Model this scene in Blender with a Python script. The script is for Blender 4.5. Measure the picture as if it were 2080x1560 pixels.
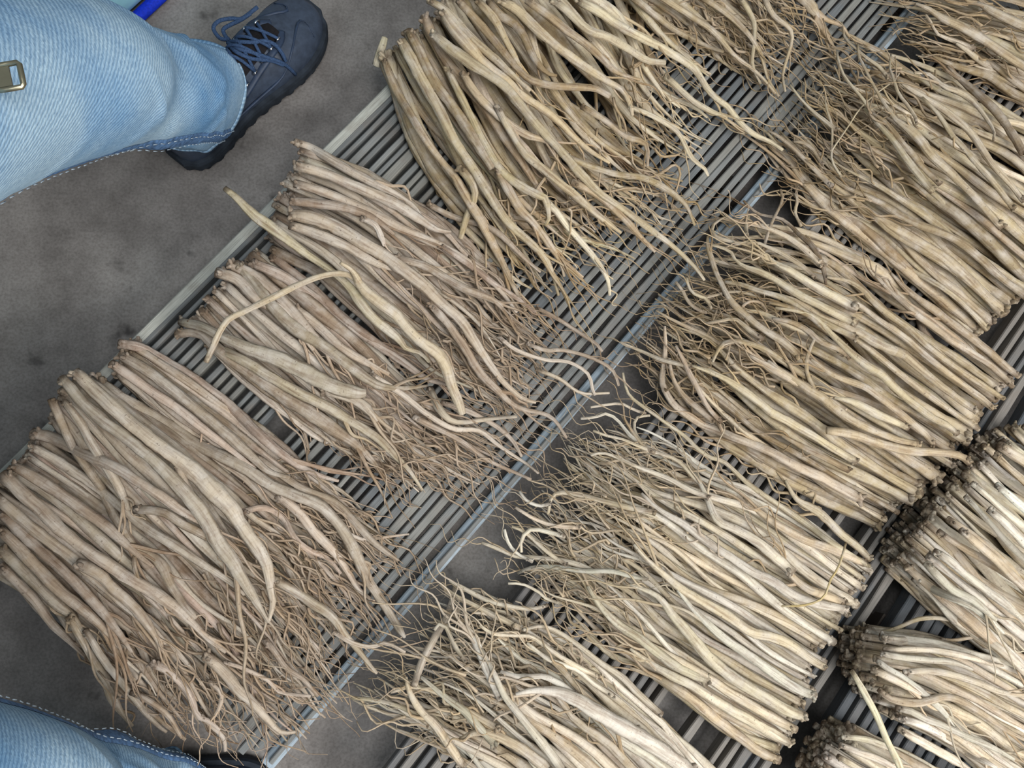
import bpy, bmesh, math, random
import numpy as np
from mathutils import Vector, Matrix

for o in list(bpy.data.objects):
    bpy.data.objects.remove(o, do_unlink=True)
SC = bpy.context.scene
COL = SC.collection
rng = np.random.default_rng(7)
random.seed(7)

# ---------------------------------------------------------------- camera: held out over the racks, looking down, leaning a little towards the far racks
CAM_H, TILT, F_PX = 1.25, math.radians(10.0), 1600.0
cam = bpy.data.cameras.new('camera')
cam.sensor_width = 36.0
cam.lens = 36.0 * F_PX / 2080.0
cam.clip_start, cam.clip_end = 0.02, 100
cam_o = bpy.data.objects.new('camera', cam)
COL.objects.link(cam_o)
FWD = Vector((math.sin(TILT) * 0.707, math.sin(TILT) * 0.707, -math.cos(TILT))).normalized()
CQ = Vector((0, 0, -1)).rotation_difference(FWD)
cam_o.rotation_mode = 'QUATERNION'
cam_o.rotation_quaternion = CQ
cam_o.location = (0, 0, CAM_H)
SC.camera = cam_o
CR = np.array(CQ.to_matrix())
EYE = np.array((0.0, 0.0, CAM_H))

# ---------------------------------------------------------------- light: an open shed, pale daylight all round, an added overhead fill and a doorway beyond the far corner
world = bpy.data.worlds.new('world')
SC.world = world
world.use_nodes = True
bg = world.node_tree.nodes['Background']
bg.inputs['Color'].default_value = (0.80, 0.92, 1.0, 1)
bg.inputs['Strength'].default_value = 0.25


def area(name, loc, target, sx, sy, power, col):
    l = bpy.data.lights.new(name, 'AREA')
    l.shape = 'RECTANGLE'
    l.size, l.size_y, l.energy, l.color = sx, sy, power, col
    o = bpy.data.objects.new(name, l)
    COL.objects.link(o)
    o.location = loc
    o.rotation_euler = (Vector(target) - Vector(loc)).to_track_quat('-Z', 'Y').to_euler()
    return o


area('doorway_light', (1.75, -1.25, 2.0), (0.1, 0.0, 0.1), 1.6, 1.6, 66, (1.0, 0.98, 0.96))
area('overhead_fill', (0.35, -0.25, 2.9), (0.15, -0.1, 0), 1.0, 1.0, 38, (0.95, 0.98, 1.0))  # fill lamp added overhead to brighten the floor between the racks
SC.view_settings.view_transform = 'Standard'
SC.view_settings.look = 'None'
SC.view_settings.gamma = 1.0
SC.view_settings.use_curve_mapping = False
SC.view_settings.exposure = 0.12
SC.cycles.max_bounces = 5
SC.cycles.diffuse_bounces = 2


# ---------------------------------------------------------------- where a photographed point at height z stands in the room
def un(px, py, z):
    px, py, z = np.broadcast_arrays(np.asarray(px, float), np.asarray(py, float), np.asarray(z, float))
    d = np.stack([(px - 1040) / F_PX, (780 - py) / F_PX, -np.ones_like(px)], -1) @ CR.T
    t = (z - CAM_H) / d[..., 2]
    return EYE + d * t[..., None]


def depth(P):
    return (np.asarray(P) - EYE) @ np.array(FWD)


def V(px, py, z):
    return Vector(un(px, py, z))


# ---------------------------------------------------------------- small helpers
def srgb(r, g, b):
    f = lambda c: (c / 255 / 12.92) if c / 255 <= 0.04045 else ((c / 255 + 0.055) / 1.055) ** 2.4
    return (f(r), f(g), f(b), 1.0)


def mesh_obj(name, verts, faces, mat=None, parent=None, smooth=True, uv=None, sharp=None):
    me = bpy.data.meshes.new(name)
    me.from_pydata([tuple(v) for v in verts], [], faces)
    if uv is not None:
        lay = me.uv_layers.new(name='UVMap')
        li = np.empty(len(me.loops), dtype=np.int32)
        me.loops.foreach_get('vertex_index', li)
        lay.data.foreach_set('uv', np.asarray(uv, dtype=np.float32)[li].ravel())
    if mat:
        me.materials.append(mat)
    if smooth:
        me.polygons.foreach_set('use_smooth', np.ones(len(me.polygons), dtype=bool))
    me.update()
    o = bpy.data.objects.new(name, me)
    COL.objects.link(o)
    if parent:
        o.parent = parent
        if parent.parent is None:
            o.location = -parent.location
    return o


def empty(name, loc, label, cat, group=None):
    o = bpy.data.objects.new(name, None)
    o.empty_display_size = 0.05
    COL.objects.link(o)
    o.location = loc
    o['label'] = label
    o['category'] = cat
    if group:
        o['group'] = group
    return o


def tag(o, label=None, cat=None, group=None, kind=None):
    for k, v in (('label', label), ('category', cat), ('group', group), ('kind', kind)):
        if v:
            o[k] = v
    return o


def catmull(P, n):
    """n points evenly along the smooth curve through the rows of P."""
    P = np.asarray(P, float)
    if len(P) == 2:
        t = np.linspace(0, 1, n)[:, None]
        return P[0] * (1 - t) + P[1] * t
    Q = np.vstack([2 * P[0] - P[1], P, 2 * P[-1] - P[-2]])
    seg = len(P) - 1
    t = np.linspace(0, seg, max(n * 3, seg * 8))
    i = np.minimum(t.astype(int), seg - 1)
    f = (t - i)[:, None]
    a, b, c, d = Q[i], Q[i + 1], Q[i + 2], Q[i + 3]
    C = 0.5 * (2 * b + (c - a) * f + (2 * a - 5 * b + 4 * c - d) * f ** 2 + (3 * b - a - 3 * c + d) * f ** 3)
    k = min(3, C.shape[1])
    L = np.concatenate([[0], np.cumsum(np.linalg.norm(np.diff(C[:, :min(k, 2)], axis=0), axis=1))])
    s = np.linspace(0, L[-1], n)
    return np.stack([np.interp(s, L, C[:, j]) for j in range(C.shape[1])], 1)


def frames(P):
    P = np.asarray(P, float)
    T = np.gradient(P, axis=0)
    T /= np.linalg.norm(T, axis=1)[:, None] + 1e-12
    ref = np.array((0, 0, 1.0)) if abs(T[0, 2]) < 0.9 else np.array((1.0, 0, 0))
    S = np.empty_like(P)
    s = np.cross(T[0], ref)
    s /= np.linalg.norm(s)
    for i in range(len(P)):
        s = s - T[i] * (s @ T[i])
        s /= math.sqrt(s @ s) + 1e-12
        S[i] = s
    return T, S, np.cross(S, T)


def tube(P, R, sides=6, flat=1.0, rough=0.0, cap=True, uv0=0.0, r=None):
    """verts, faces, uv of a round tube along P with radius R; flat squashes it, rough makes it knobbly."""
    P = np.asarray(P, float)
    n = len(P)
    R = np.broadcast_to(np.asarray(R, float), (n,))
    T, S, U = frames(P)
    a = np.arange(sides) / sides * 2 * math.pi
    rr = R[:, None] * np.ones((n, sides))
    if rough and r is not None:
        rr = rr * (1 + rough * r.normal(0, 1, (n, sides)).clip(-2, 2))
    X = P[:, None, :] + rr[..., None] * (np.cos(a)[None, :, None] * S[:, None, :] + flat * np.sin(a)[None, :, None] * U[:, None, :])
    Vv = X.reshape(-1, 3)
    L = np.concatenate([[0], np.cumsum(np.linalg.norm(np.diff(P, axis=0), axis=1))]) + uv0
    uv = np.stack([np.tile(np.arange(sides) / sides, n), np.repeat(L, sides)], 1)
    F = []
    for i in range(n - 1):
        b0, b1 = i * sides, (i + 1) * sides
        for j in range(sides):
            k = (j + 1) % sides
            F.append((b0 + j, b0 + k, b1 + k, b1 + j))
    if cap:
        Vv = np.vstack([Vv, P[0] - T[0] * R[0] * 0.25, P[-1] + T[-1] * R[-1] * 0.25])
        uv = np.vstack([uv, [0.5, L[0]], [0.5, L[-1]]])
        c0, c1 = n * sides, n * sides + 1
        for j in range(sides):
            k = (j + 1) % sides
            F.append((c0, k, j))
            F.append((c1, (n - 1) * sides + j, (n - 1) * sides + k))
    return Vv, F, uv


class MB:
    """collects pieces of ONE mesh object"""
    def __init__(s):
        s.v, s.f, s.uv, s.n = [], [], [], 0

    def add(s, v, f, uv=None):
        v = np.asarray(v, float)
        s.v.append(v)
        s.uv.append(np.zeros((len(v), 2)) if uv is None else uv)
        s.f.extend([tuple(i + s.n for i in q) for q in f])
        s.n += len(v)
        return s

    def tube(s, P, R, *a, **k):
        return s.add(*tube(P, R, *a, **k))

    def box(s, c, ax, ay, az):
        c, ax, ay, az = (np.asarray(q, float) for q in (c, ax, ay, az))
        v = [c + i * ax + j * ay + k * az for k in (-1, 1) for j in (-1, 1) for i in (-1, 1)]
        return s.add(v, [(0, 2, 3, 1), (4, 5, 7, 6), (0, 1, 5, 4), (2, 6, 7, 3), (0, 4, 6, 2), (1, 3, 7, 5)])

    def build(s, name, mat, parent=None, smooth=True):
        return mesh_obj(name, np.vstack(s.v), s.f, mat, parent, smooth, np.vstack(s.uv))


# ---------------------------------------------------------------- materials
def mat(name, rough=0.8, spec=0.3):
    m = bpy.data.materials.new(name)
    m.use_nodes = True
    nt = m.node_tree
    b = nt.nodes['Principled BSDF']
    b.inputs['Roughness'].default_value = rough
    b.inputs['Specular IOR Level'].default_value = spec
    return m, nt, b


class N:
    def __init__(s, nt):
        s.nt = nt

    def node(s, t, **k):
        n = s.nt.nodes.new(t)
        for a, v in k.items():
            setattr(n, a, v)
        return n

    def link(s, a, b):
        s.nt.links.new(a, b)

    def coord(s, which='Object', scale=(1, 1, 1)):
        tc = s.node('ShaderNodeTexCoord')
        mp = s.node('ShaderNodeMapping')
        mp.inputs['Scale'].default_value = scale
        s.link(tc.outputs[which], mp.inputs['Vector'])
        return mp.outputs['Vector']

    def noise(s, vec, scale, detail=4, rough=0.55, dim='3D'):
        n = s.node('ShaderNodeTexNoise')
        n.noise_dimensions = dim
        n.inputs['Scale'].default_value = scale
        n.inputs['Detail'].default_value = detail
        n.inputs['Roughness'].default_value = rough
        s.link(vec, n.inputs['Vector'])
        return n.outputs['Fac']

    def ramp(s, fac, stops):
        r = s.node('ShaderNodeValToRGB')
        el = r.color_ramp.elements
        while len(el) < len(stops):
            el.new(0.5)
        for e, (p, c) in zip(el, stops):
            e.position = p
            e.color = c if len(c) == 4 else (*c, 1)
        s.link(fac, r.inputs['Fac'])
        return r.outputs['Color']

    def mix(s, a, b, fac, mode='MIX'):
        m = s.node('ShaderNodeMix', data_type='RGBA', blend_type=mode)
        for sock, v in ((m.inputs['Factor'], fac), (m.inputs[6], a), (m.inputs[7], b)):
            if hasattr(v, 'is_linked'):
                s.link(v, sock)
            else:
                sock.default_value = v
        return m.outputs[2]

    def math(s, op, a, b=0.0, clamp=False):
        m = s.node('ShaderNodeMath', operation=op, use_clamp=clamp)
        for sock, v in zip(m.inputs, (a, b)):
            if hasattr(v, 'is_linked'):
                s.link(v, sock)
            else:
                sock.default_value = v
        return m.outputs[0]

    def bump(s, b, h, strength, dist):
        n = s.node('ShaderNodeBump')
        n.inputs['Strength'].default_value = strength
        n.inputs['Distance'].default_value = dist
        s.link(h, n.inputs['Height'])
        s.link(n.outputs['Normal'], b.inputs['Normal'])


W1, K0 = (1, 1, 1, 1), (0, 0, 0, 1)


def make_root_mat():
    m, nt, b = mat('dried_root', 0.85, 0.2)
    n = N(nt)
    info = n.node('ShaderNodeObjectInfo')
    uv = n.coord('UV', (5, 9, 1))
    uvr = n.coord('UV', (2.0, 260, 1))
    ob = n.coord('Object')
    off = n.node('ShaderNodeVectorMath', operation='ADD')
    comb = n.node('ShaderNodeCombineXYZ')
    n.link(n.math('MULTIPLY', info.outputs['Random'], 37.0), comb.inputs[2])
    n.link(uv, off.inputs[0])
    n.link(comb.outputs[0], off.inputs[1])
    streak = n.noise(off.outputs[0], 2.2, 5, 0.65)
    rings = n.noise(uvr, 1.0, 2)
    blot = n.noise(ob, 38, 4, 0.6)
    speck = n.noise(ob, 260, 2)
    c = n.mix(info.outputs['Color'], (0.66, 0.60, 0.53, 1), n.ramp(blot, [(0.42, K0), (0.68, (0.6, 0.6, 0.6))]))
    c = n.mix(c, n.ramp(streak, [(0.28, srgb(136, 108, 88)), (0.55, W1), (0.8, (1.12, 1.12, 1.14))]), 0.72, 'MULTIPLY')
    c = n.mix(c, n.ramp(rings, [(0.36, srgb(176, 150, 126)), (0.5, W1)]), 0.14, 'MULTIPLY')
    c = n.mix(c, srgb(92, 74, 60), n.ramp(speck, [(0.66, K0), (0.74, (0.6, 0.6, 0.6))]))
    # soil left on the crown of the root
    sep = n.node('ShaderNodeSeparateXYZ')
    tc = n.node('ShaderNodeTexCoord')
    n.link(tc.outputs['UV'], sep.inputs[0])
    crown = n.math('SUBTRACT', 1.0, n.math('DIVIDE', sep.outputs[1], 0.022), True)
    crown = n.math('MULTIPLY', crown, n.math('MULTIPLY', n.math('SUBTRACT', n.noise(ob, 120, 3), 0.30), 4.0, True), True)
    c = n.mix(c, srgb(88, 71, 55), n.math('MULTIPLY', crown, 0.9))
    thin = n.math('GREATER_THAN', sep.outputs[1], 1.5)          # side rootlets keep their brown skin
    c = n.mix(c, (0.93, 0.86, 0.78, 1), thin, 'MULTIPLY')
    n.link(c, b.inputs['Base Color'])
    h = n.math('ADD', n.math('MULTIPLY', streak, 1.0), n.math('MULTIPLY', rings, 0.15))
    h = n.math('ADD', h, n.math('MULTIPLY', speck, 0.25))
    n.bump(b, h, 0.7, 0.0016)
    return m


def make_slat_mat():
    m, nt, b = mat('weathered_bamboo', 0.6, 0.35)
    n = N(nt)
    info = n.node('ShaderNodeObjectInfo')
    uv = n.coord('UV', (16, 6, 1))
    g = n.noise(uv, 3, 5, 0.6)
    ob = n.noise(n.coord('Object'), 22, 4)
    c = n.mix(info.outputs['Color'], n.ramp(g, [(0.3, srgb(140, 135, 130)), (0.6, W1)]), 0.55, 'MULTIPLY')
    c = n.mix(c, srgb(120, 108, 96), n.ramp(ob, [(0.5, K0), (0.75, (0.5, 0.5, 0.5))]))
    n.link(c, b.inputs['Base Color'])
    n.bump(b, g, 0.4, 0.001)
    return m


def make_floor_mat():
    m, nt, b = mat('worn_concrete', 0.75, 0.3)
    n = N(nt)
    ob = n.coord('Object')
    big, mid, fine = n.noise(ob, 2.6, 5, 0.6), n.noise(ob, 14, 6, 0.65), n.noise(ob, 240, 3)
    c = n.ramp(big, [(0.30, srgb(126, 120, 116)), (0.5, srgb(150, 144, 139)), (0.70, srgb(172, 167, 161))])
    c = n.mix(c, n.ramp(mid, [(0.3, srgb(150, 146, 144)), (0.62, W1)]), 0.6, 'MULTIPLY')
    c = n.mix(c, n.ramp(fine, [(0.34, srgb(170, 166, 162)), (0.6, W1)]), 0.4, 'MULTIPLY')
    spots = n.noise(ob, 19, 3, 0.5)
    c = n.mix(c, srgb(52, 48, 46), n.ramp(spots, [(0.66, K0), (0.76, (0.75, 0.75, 0.75))]))
    n.link(c, b.inputs['Base Color'])
    n.bump(b, n.math('ADD', mid, fine), 0.25, 0.002)
    return m


def make_denim(name, light, dark):
    m, nt, b = mat(name, 0.95, 0.1)
    n = N(nt)
    ob = n.coord('Object')
    uv = n.coord('UV', (1, 1, 1))
    w = n.node('ShaderNodeTexWave', wave_type='BANDS', bands_direction='DIAGONAL')
    w.inputs['Scale'].default_value = 95
    w.inputs['Distortion'].default_value = 3.0
    w.inputs['Detail'].default_value = 3
    w.inputs['Detail Scale'].default_value = 2.5
    n.link(uv, w.inputs['Vector'])
    fade = n.noise(ob, 7, 5, 0.55)
    grain = n.noise(n.coord('UV', (1, 3.5, 1)), 150, 4, 0.7)
    c = n.mix(dark, light, n.ramp(fade, [(0.30, K0), (0.62, W1)]))
    c = n.mix(c, n.ramp(w.outputs['Fac'], [(0.2, srgb(176, 194, 212)), (0.7, (1.04, 1.04, 1.04))]), 0.6, 'MULTIPLY')
    c = n.mix(c, n.ramp(grain, [(0.3, srgb(176, 190, 208)), (0.65, (1.06, 1.06, 1.05))]), 0.8, 'MULTIPLY')
    n.link(c, b.inputs['Base Color'])
    n.bump(b, n.math('ADD', w.outputs['Fac'], grain), 0.35, 0.0012)
    return m


def plain(name, col, rough=0.7, spec=0.3, metal=0.0, grain=60, amt=0.25):
    m, nt, b = mat(name, rough, spec)
    n = N(nt)
    g = n.noise(n.coord('Object'), grain, 4)
    lo = tuple(x * (1 - amt) for x in col[:3])
    hi = tuple(min(1, x * (1 + amt)) for x in col[:3])
    n.link(n.ramp(g, [(0.3, lo), (0.7, hi)]), b.inputs['Base Color'])
    b.inputs['Metallic'].default_value = metal
    n.bump(b, g, 0.25, 0.001)
    return m


M_ROOT = make_root_mat()
M_SLAT = make_slat_mat()
M_FLOOR = make_floor_mat()
M_DENIM = make_denim('faded_denim', srgb(186, 212, 228), srgb(124, 168, 206))
M_DENIM_IN = make_denim('denim_reverse', srgb(170, 190, 205), srgb(130, 156, 180))
M_THREAD = plain('pale_thread', srgb(176, 190, 200), 0.8)
M_SEAM = plain('seam_fade', srgb(84, 116, 156), 0.9, grain=180, amt=0.5)
M_LEATHER = plain('dark_leather', srgb(56, 66, 82), 0.5, 0.5, grain=90)
M_LEATHER2 = plain('darker_leather', srgb(40, 54, 76), 0.55, 0.5, grain=90)
M_RUBBER = plain('black_rubber', srgb(44, 50, 58), 0.85, 0.2, grain=50, amt=0.4)
M_VAMP = plain('vamp_mesh', srgb(30, 28, 30), 0.9, 0.2, grain=300)
M_LACE = plain('lace_cord', srgb(54, 74, 104), 0.85, 0.2, grain=500, amt=0.4)
M_METAL = plain('steel', srgb(190, 192, 196), 0.25, 0.5, 1.0, amt=0.05)
M_BRASS = plain('dull_brass', srgb(172, 164, 138), 0.35, 0.5, 1.0, amt=0.1)
M_BAG = plain('pale_blue_cloth', srgb(160, 214, 228), 0.8, 0.2, grain=25, amt=0.1)
M_BLUE = plain('royal_blue_webbing', srgb(20, 50, 190), 0.7, 0.2, grain=300)
M_SKIN = plain('skin', srgb(170, 120, 92), 0.6, 0.3)
M_STEELRAIL = plain('galvanised_rail', srgb(150, 160, 168), 0.45, 0.5, 0.0, grain=35, amt=0.2)


# ---------------------------------------------------------------- floor
def build_floor():
    n = 24
    xs, ys = np.linspace(-3.2, 3.2, n), np.linspace(-3.2, 3.2, n)
    v = [(x, y, 0) for y in ys for x in xs]
    f = [(j * n + i, j * n + i + 1, (j + 1) * n + i + 1, (j + 1) * n + i) for j in range(n - 1) for i in range(n - 1)]
    return tag(mesh_obj('floor', v, f, M_FLOOR, None, False), 'worn grey brown concrete floor', kind='structure')


build_floor()
DECK = 0.10


# ---------------------------------------------------------------- slatted drying racks
def rack(label, left, right, n, ext, seed, missing=(), rails=(), width=(0.42, 0.8), tint=((158, 156, 148), (118, 122, 124))):
    """left, right: two points (pixels at deck height) on each long edge; slats run between; ext: how far past those points they go (m)."""
    r = np.random.default_rng(seed)
    A0, A1 = (un(*p, DECK) for p in left)
    B0, B1 = (un(*p, DECK) for p in right)
    d = ((A1 - A0) / np.linalg.norm(A1 - A0) + (B1 - B0) / np.linalg.norm(B1 - B0))
    d /= np.linalg.norm(d)
    nrm = np.array((d[1], -d[0], 0))            # towards the right edge
    o = A0
    W = (B0 - A0) @ nrm
    W1_ = (B1 - A0) @ nrm
    W = 0.5 * (W + W1_)
    s0, s1 = ext
    mid = o + nrm * W / 2 + d * (s0 + s1) / 2
    root = empty('drying_rack', (mid[0], mid[1], 0), label, 'rack', 'slatted drying racks')
    pitch = W / n
    for i in range(n):
        if i in missing:
            continue
        w = pitch * r.uniform(*width) * 0.5
        x = (i + 0.5) * pitch + r.normal(0, 0.05) * pitch
        a, b2 = s0 + r.uniform(-0.012, 0.012), s1 + r.uniform(-0.03, 0.03)
        K = 26
        s = np.linspace(a, b2, K)
        wig = np.cumsum(r.normal(0, 0.0005, K))
        wig -= np.linspace(wig[0], wig[-1], K)
        wl = w * (1 + r.normal(0, 0.05, K))
        wr = w * (1 + r.normal(0, 0.05, K))
        for q in r.integers(1, K - 1, 4):       # the knots of the cane
            wl[q] *= 1.28
            wr[q] *= 1.2
        c = o[None] + d[None] * s[:, None] + nrm[None] * (x + wig)[:, None]
        zt = DECK + r.normal(0, 0.0012) + np.zeros(K)
        h = 0.024
        vs, fs, uv = [], [], []
        for k in range(K):
            L, R_ = c[k] - nrm * wl[k], c[k] + nrm * wr[k]
            b = 0.0016
            for P, z in ((L, zt[k] - h), (L, zt[k] - b), (L + nrm * b, zt[k]), (R_ - nrm * b, zt[k]), (R_, zt[k] - b), (R_, zt[k] - h)):
                vs.append((P[0], P[1], z))
            uv += [(q / 5 + i * 3.7, s[k]) for q in range(6)]
            if k:
                p, q = (k - 1) * 6, k * 6
                for j in range(6):
                    m = (j + 1) % 6
                    fs.append((p + j, p + m, q + m, q + j))
        fs += [tuple(range(5, -1, -1)), tuple(range((K - 1) * 6, K * 6))]
        ob = mesh_obj('slat', vs, fs, M_SLAT, root, False, uv)
        t = r.uniform()
        ca, cb = np.array(srgb(*tint[0])), np.array(srgb(*tint[1]))
        ob.color = tuple((ca * (1 - t) + cb * t)[:3] * r.uniform(0.78, 1.12)) + (1,)
    for x, w, z, hh, c in rails:                # long rails beside the slats
        b = MB()
        p0, p1 = o + d * s0 + nrm * x, o + d * s1 + nrm * x
        mdl = (p0 + p1) / 2
        hl = (s1 - s0) / 2
        K = 12
        P = np.stack([p0 * (1 - t) + p1 * t for t in np.linspace(0, 1, K)])
        P[:, 2] = z - hh / 2
        q = 0.002
        ring = [(-w / 2, -hh / 2), (-w / 2, hh / 2 - q), (-w / 2 + q, hh / 2), (w / 2 - q, hh / 2), (w / 2, hh / 2 - q), (w / 2, -hh / 2)]
        vs = [(P[k] + nrm * u + np.array((0, 0, v))) for k in range(K) for u, v in ring]
        uv = [(j / 5, k * 0.2) for k in range(K) for j in range(6)]
        fs = [(k * 6 + j, k * 6 + (j + 1) % 6, (k + 1) * 6 + (j + 1) % 6, (k + 1) * 6 + j) for k in range(K - 1) for j in range(6)]
        fs += [tuple(range(5, -1, -1)), tuple(range((K - 1) * 6, K * 6))]
        ob = mesh_obj('side_rail', vs, fs, M_SLAT, root, False, uv)
        ob.color = srgb(*c)
    for t in np.linspace(0.08, 0.92, 4):        # beams under the slats and the legs they stand on
        c = o + d * (s0 + (s1 - s0) * t) + nrm * W / 2
        c[2] = DECK - 0.0245 - 0.012
        b = MB().box(c, nrm * (W / 2 + 0.004), d * 0.014, (0, 0, 0.012))
        ob = b.build('cross_beam', M_SLAT, root, False)
        ob.color = srgb(70, 62, 56)
        for sd in (-1, 1):
            e = c + nrm * sd * (W / 2 - 0.03)
            zt = c[2] - 0.012
            e[2] = zt / 2
            lg = MB().box(e, nrm * 0.016, d * 0.016, (0, 0, zt / 2)).build('leg', M_SLAT, root, False)
            lg.color = srgb(96, 86, 76)
    return root, o, d, nrm, W


rack('grey bamboo slat rack along the concrete floor beside the jeans and shoe',
     ((300, 673), (794, 173)), ((811, 1255), (1511, 446)), 38, (-0.33, 1.4), 11, missing=(15, 16, 36),
     rails=((0.0, 0.017, DECK + 0.001, 0.02, (186, 186, 176)), (0.528, 0.02, DECK - 0.012, 0.03, (176, 190, 200))))
rack('middle slat rack, its bunches showing pale cut ends towards the dark gap on the right',
     ((1032, 1227), (1345, 845)), ((1625, 1480), (1800, 1200)), 27, (-0.32, 1.3), 12, missing=(16, 17, 18, 20, 21), tint=((148, 142, 134), (108, 108, 108)),
     rails=((0.43, 0.03, DECK - 0.012, 0.03, (92, 100, 108)),))
rack('far slat rack under the bunches stacked with open cut ends facing left',
     ((1665, 1500), (1890, 1110)), ((2200, 1900), (2480, 1420)), 27, (-0.25, 1.0), 13, tint=((120, 120, 120), (84, 90, 96)))


# ---------------------------------------------------------------- the person who stands astride the racks' end: jeans and shoes
from mathutils.bvhtree import BVHTree

person = None


def gauss(x, c, w):
    return np.exp(-((x - c) / w) ** 2)


def wrap(a):
    return (a + math.pi) % (2 * math.pi) - math.pi


def leg_grid(ctrl, seed, inner, NT=112, NS=150):
    """ctrl: rows of x, y, z, radius up the leg from the hem to the hip. Returns NS x NT points, seam angle = inner."""
    r = np.random.default_rng(seed)
    C = catmull3(np.asarray(ctrl, float), NS)
    th = np.arange(NT) / NT * 2 * math.pi
    z0, z1 = C[0, 2], C[-1, 2]
    s = (C[:, 2] - z0) / (z1 - z0)
    rad = C[:, 3][:, None] * np.ones((NS, NT))
    # creases: soft diagonal pulls round the knee and stacked folds over the shoe
    T, S = np.meshgrid(th, s)
    for _ in range(26):
        c, sc = r.uniform(-math.pi, math.pi), r.choice([r.uniform(0.02, 0.30), r.uniform(0.36, 0.62)])
        slope = r.normal(0, 0.10)
        wth, ws = r.uniform(0.35, 0.9), r.uniform(0.010, 0.028)
        a = wrap(T - c)
        rad += r.uniform(0.002, 0.0065) * (1 - 0.85 * gauss(wrap(T - inner), 0, 0.45)) * gauss(a, 0, wth) * gauss(S - slope * a, sc, ws)
    # the knee hangs over the shin in front
    a = wrap(T - 0.15)
    rad += 0.020 * gauss(a, 0, 1.0) * gauss(S, 0.47, 0.10)
    rad -= 0.012 * gauss(a, 0, 0.9) * gauss(S, 0.315, 0.05)
    rad += 0.010 * gauss(wrap(T - 0.5), 0, 0.6) * gauss(S, 0.06, 0.06)
    rad -= 0.010 * gauss(wrap(T - 1.5), 0, 0.35) * gauss(S, 0.10, 0.07)
    rad += 0.006 * gauss(wrap(T - inner), 0, 0.12) * (S < 0.30) * np.clip((0.30 - S) / 0.05, 0, 1)
    X = C[:, 0][:, None] + rad * np.cos(T)
    Y = C[:, 1][:, None] + rad * np.sin(T)
    Z = C[:, 2][:, None] + np.zeros_like(T)
    hem = np.clip(1 - S / 0.22, 0, 1)
    Z += hem * (0.020 * np.cos(T - 0.7) + 0.004 * np.sin(3 * T + 1))
    return np.stack([X, Y, Z], -1), C, T, S, rad


def catmull3(P, n):
    Q = np.vstack([2 * P[0] - P[1], P, 2 * P[-1] - P[-2]])
    seg = len(P) - 1
    t = np.linspace(0, seg - 1e-6, n)
    i = t.astype(int)
    f = (t - i)[:, None]
    a, b, c, d = Q[i], Q[i + 1], Q[i + 2], Q[i + 3]
    return 0.5 * (2 * b + (c - a) * f + (2 * a - 5 * b + 4 * c - d) * f ** 2 + (3 * b - a - 3 * c + d) * f ** 3)


def grid_faces(ns, nt, flip=False):
    F = []
    for i in range(ns - 1):
        for j in range(nt):
            k = (j + 1) % nt
            q = (i * nt + j, i * nt + k, (i + 1) * nt + k, (i + 1) * nt + j)
            F.append(q[::-1] if flip else q)
    return F


LEGS = {
    'A': [(*un(384, 192, 0.075), 0.083), (*un(372, 194, 0.12), 0.077), (*un(330, 180, 0.22), 0.076), (*un(215, 165, 0.36), 0.082),
          (*un(80, 160, 0.47), 0.090), (*un(-90, 190, 0.60), 0.094), (*un(-520, 330, 0.78), 0.100), (*un(-1150, 560, 0.92), 0.105)],
    'B': [(*un(312, 1648, 0.075), 0.083), (*un(296, 1646, 0.12), 0.078), (*un(215, 1640, 0.22), 0.078), (*un(95, 1652, 0.36), 0.084),
          (*un(-55, 1668, 0.47), 0.092), (*un(-250, 1650, 0.60), 0.096), (*un(-640, 1560, 0.78), 0.100), (*un(-1350, 1300, 0.92), 0.105)],
}


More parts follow.
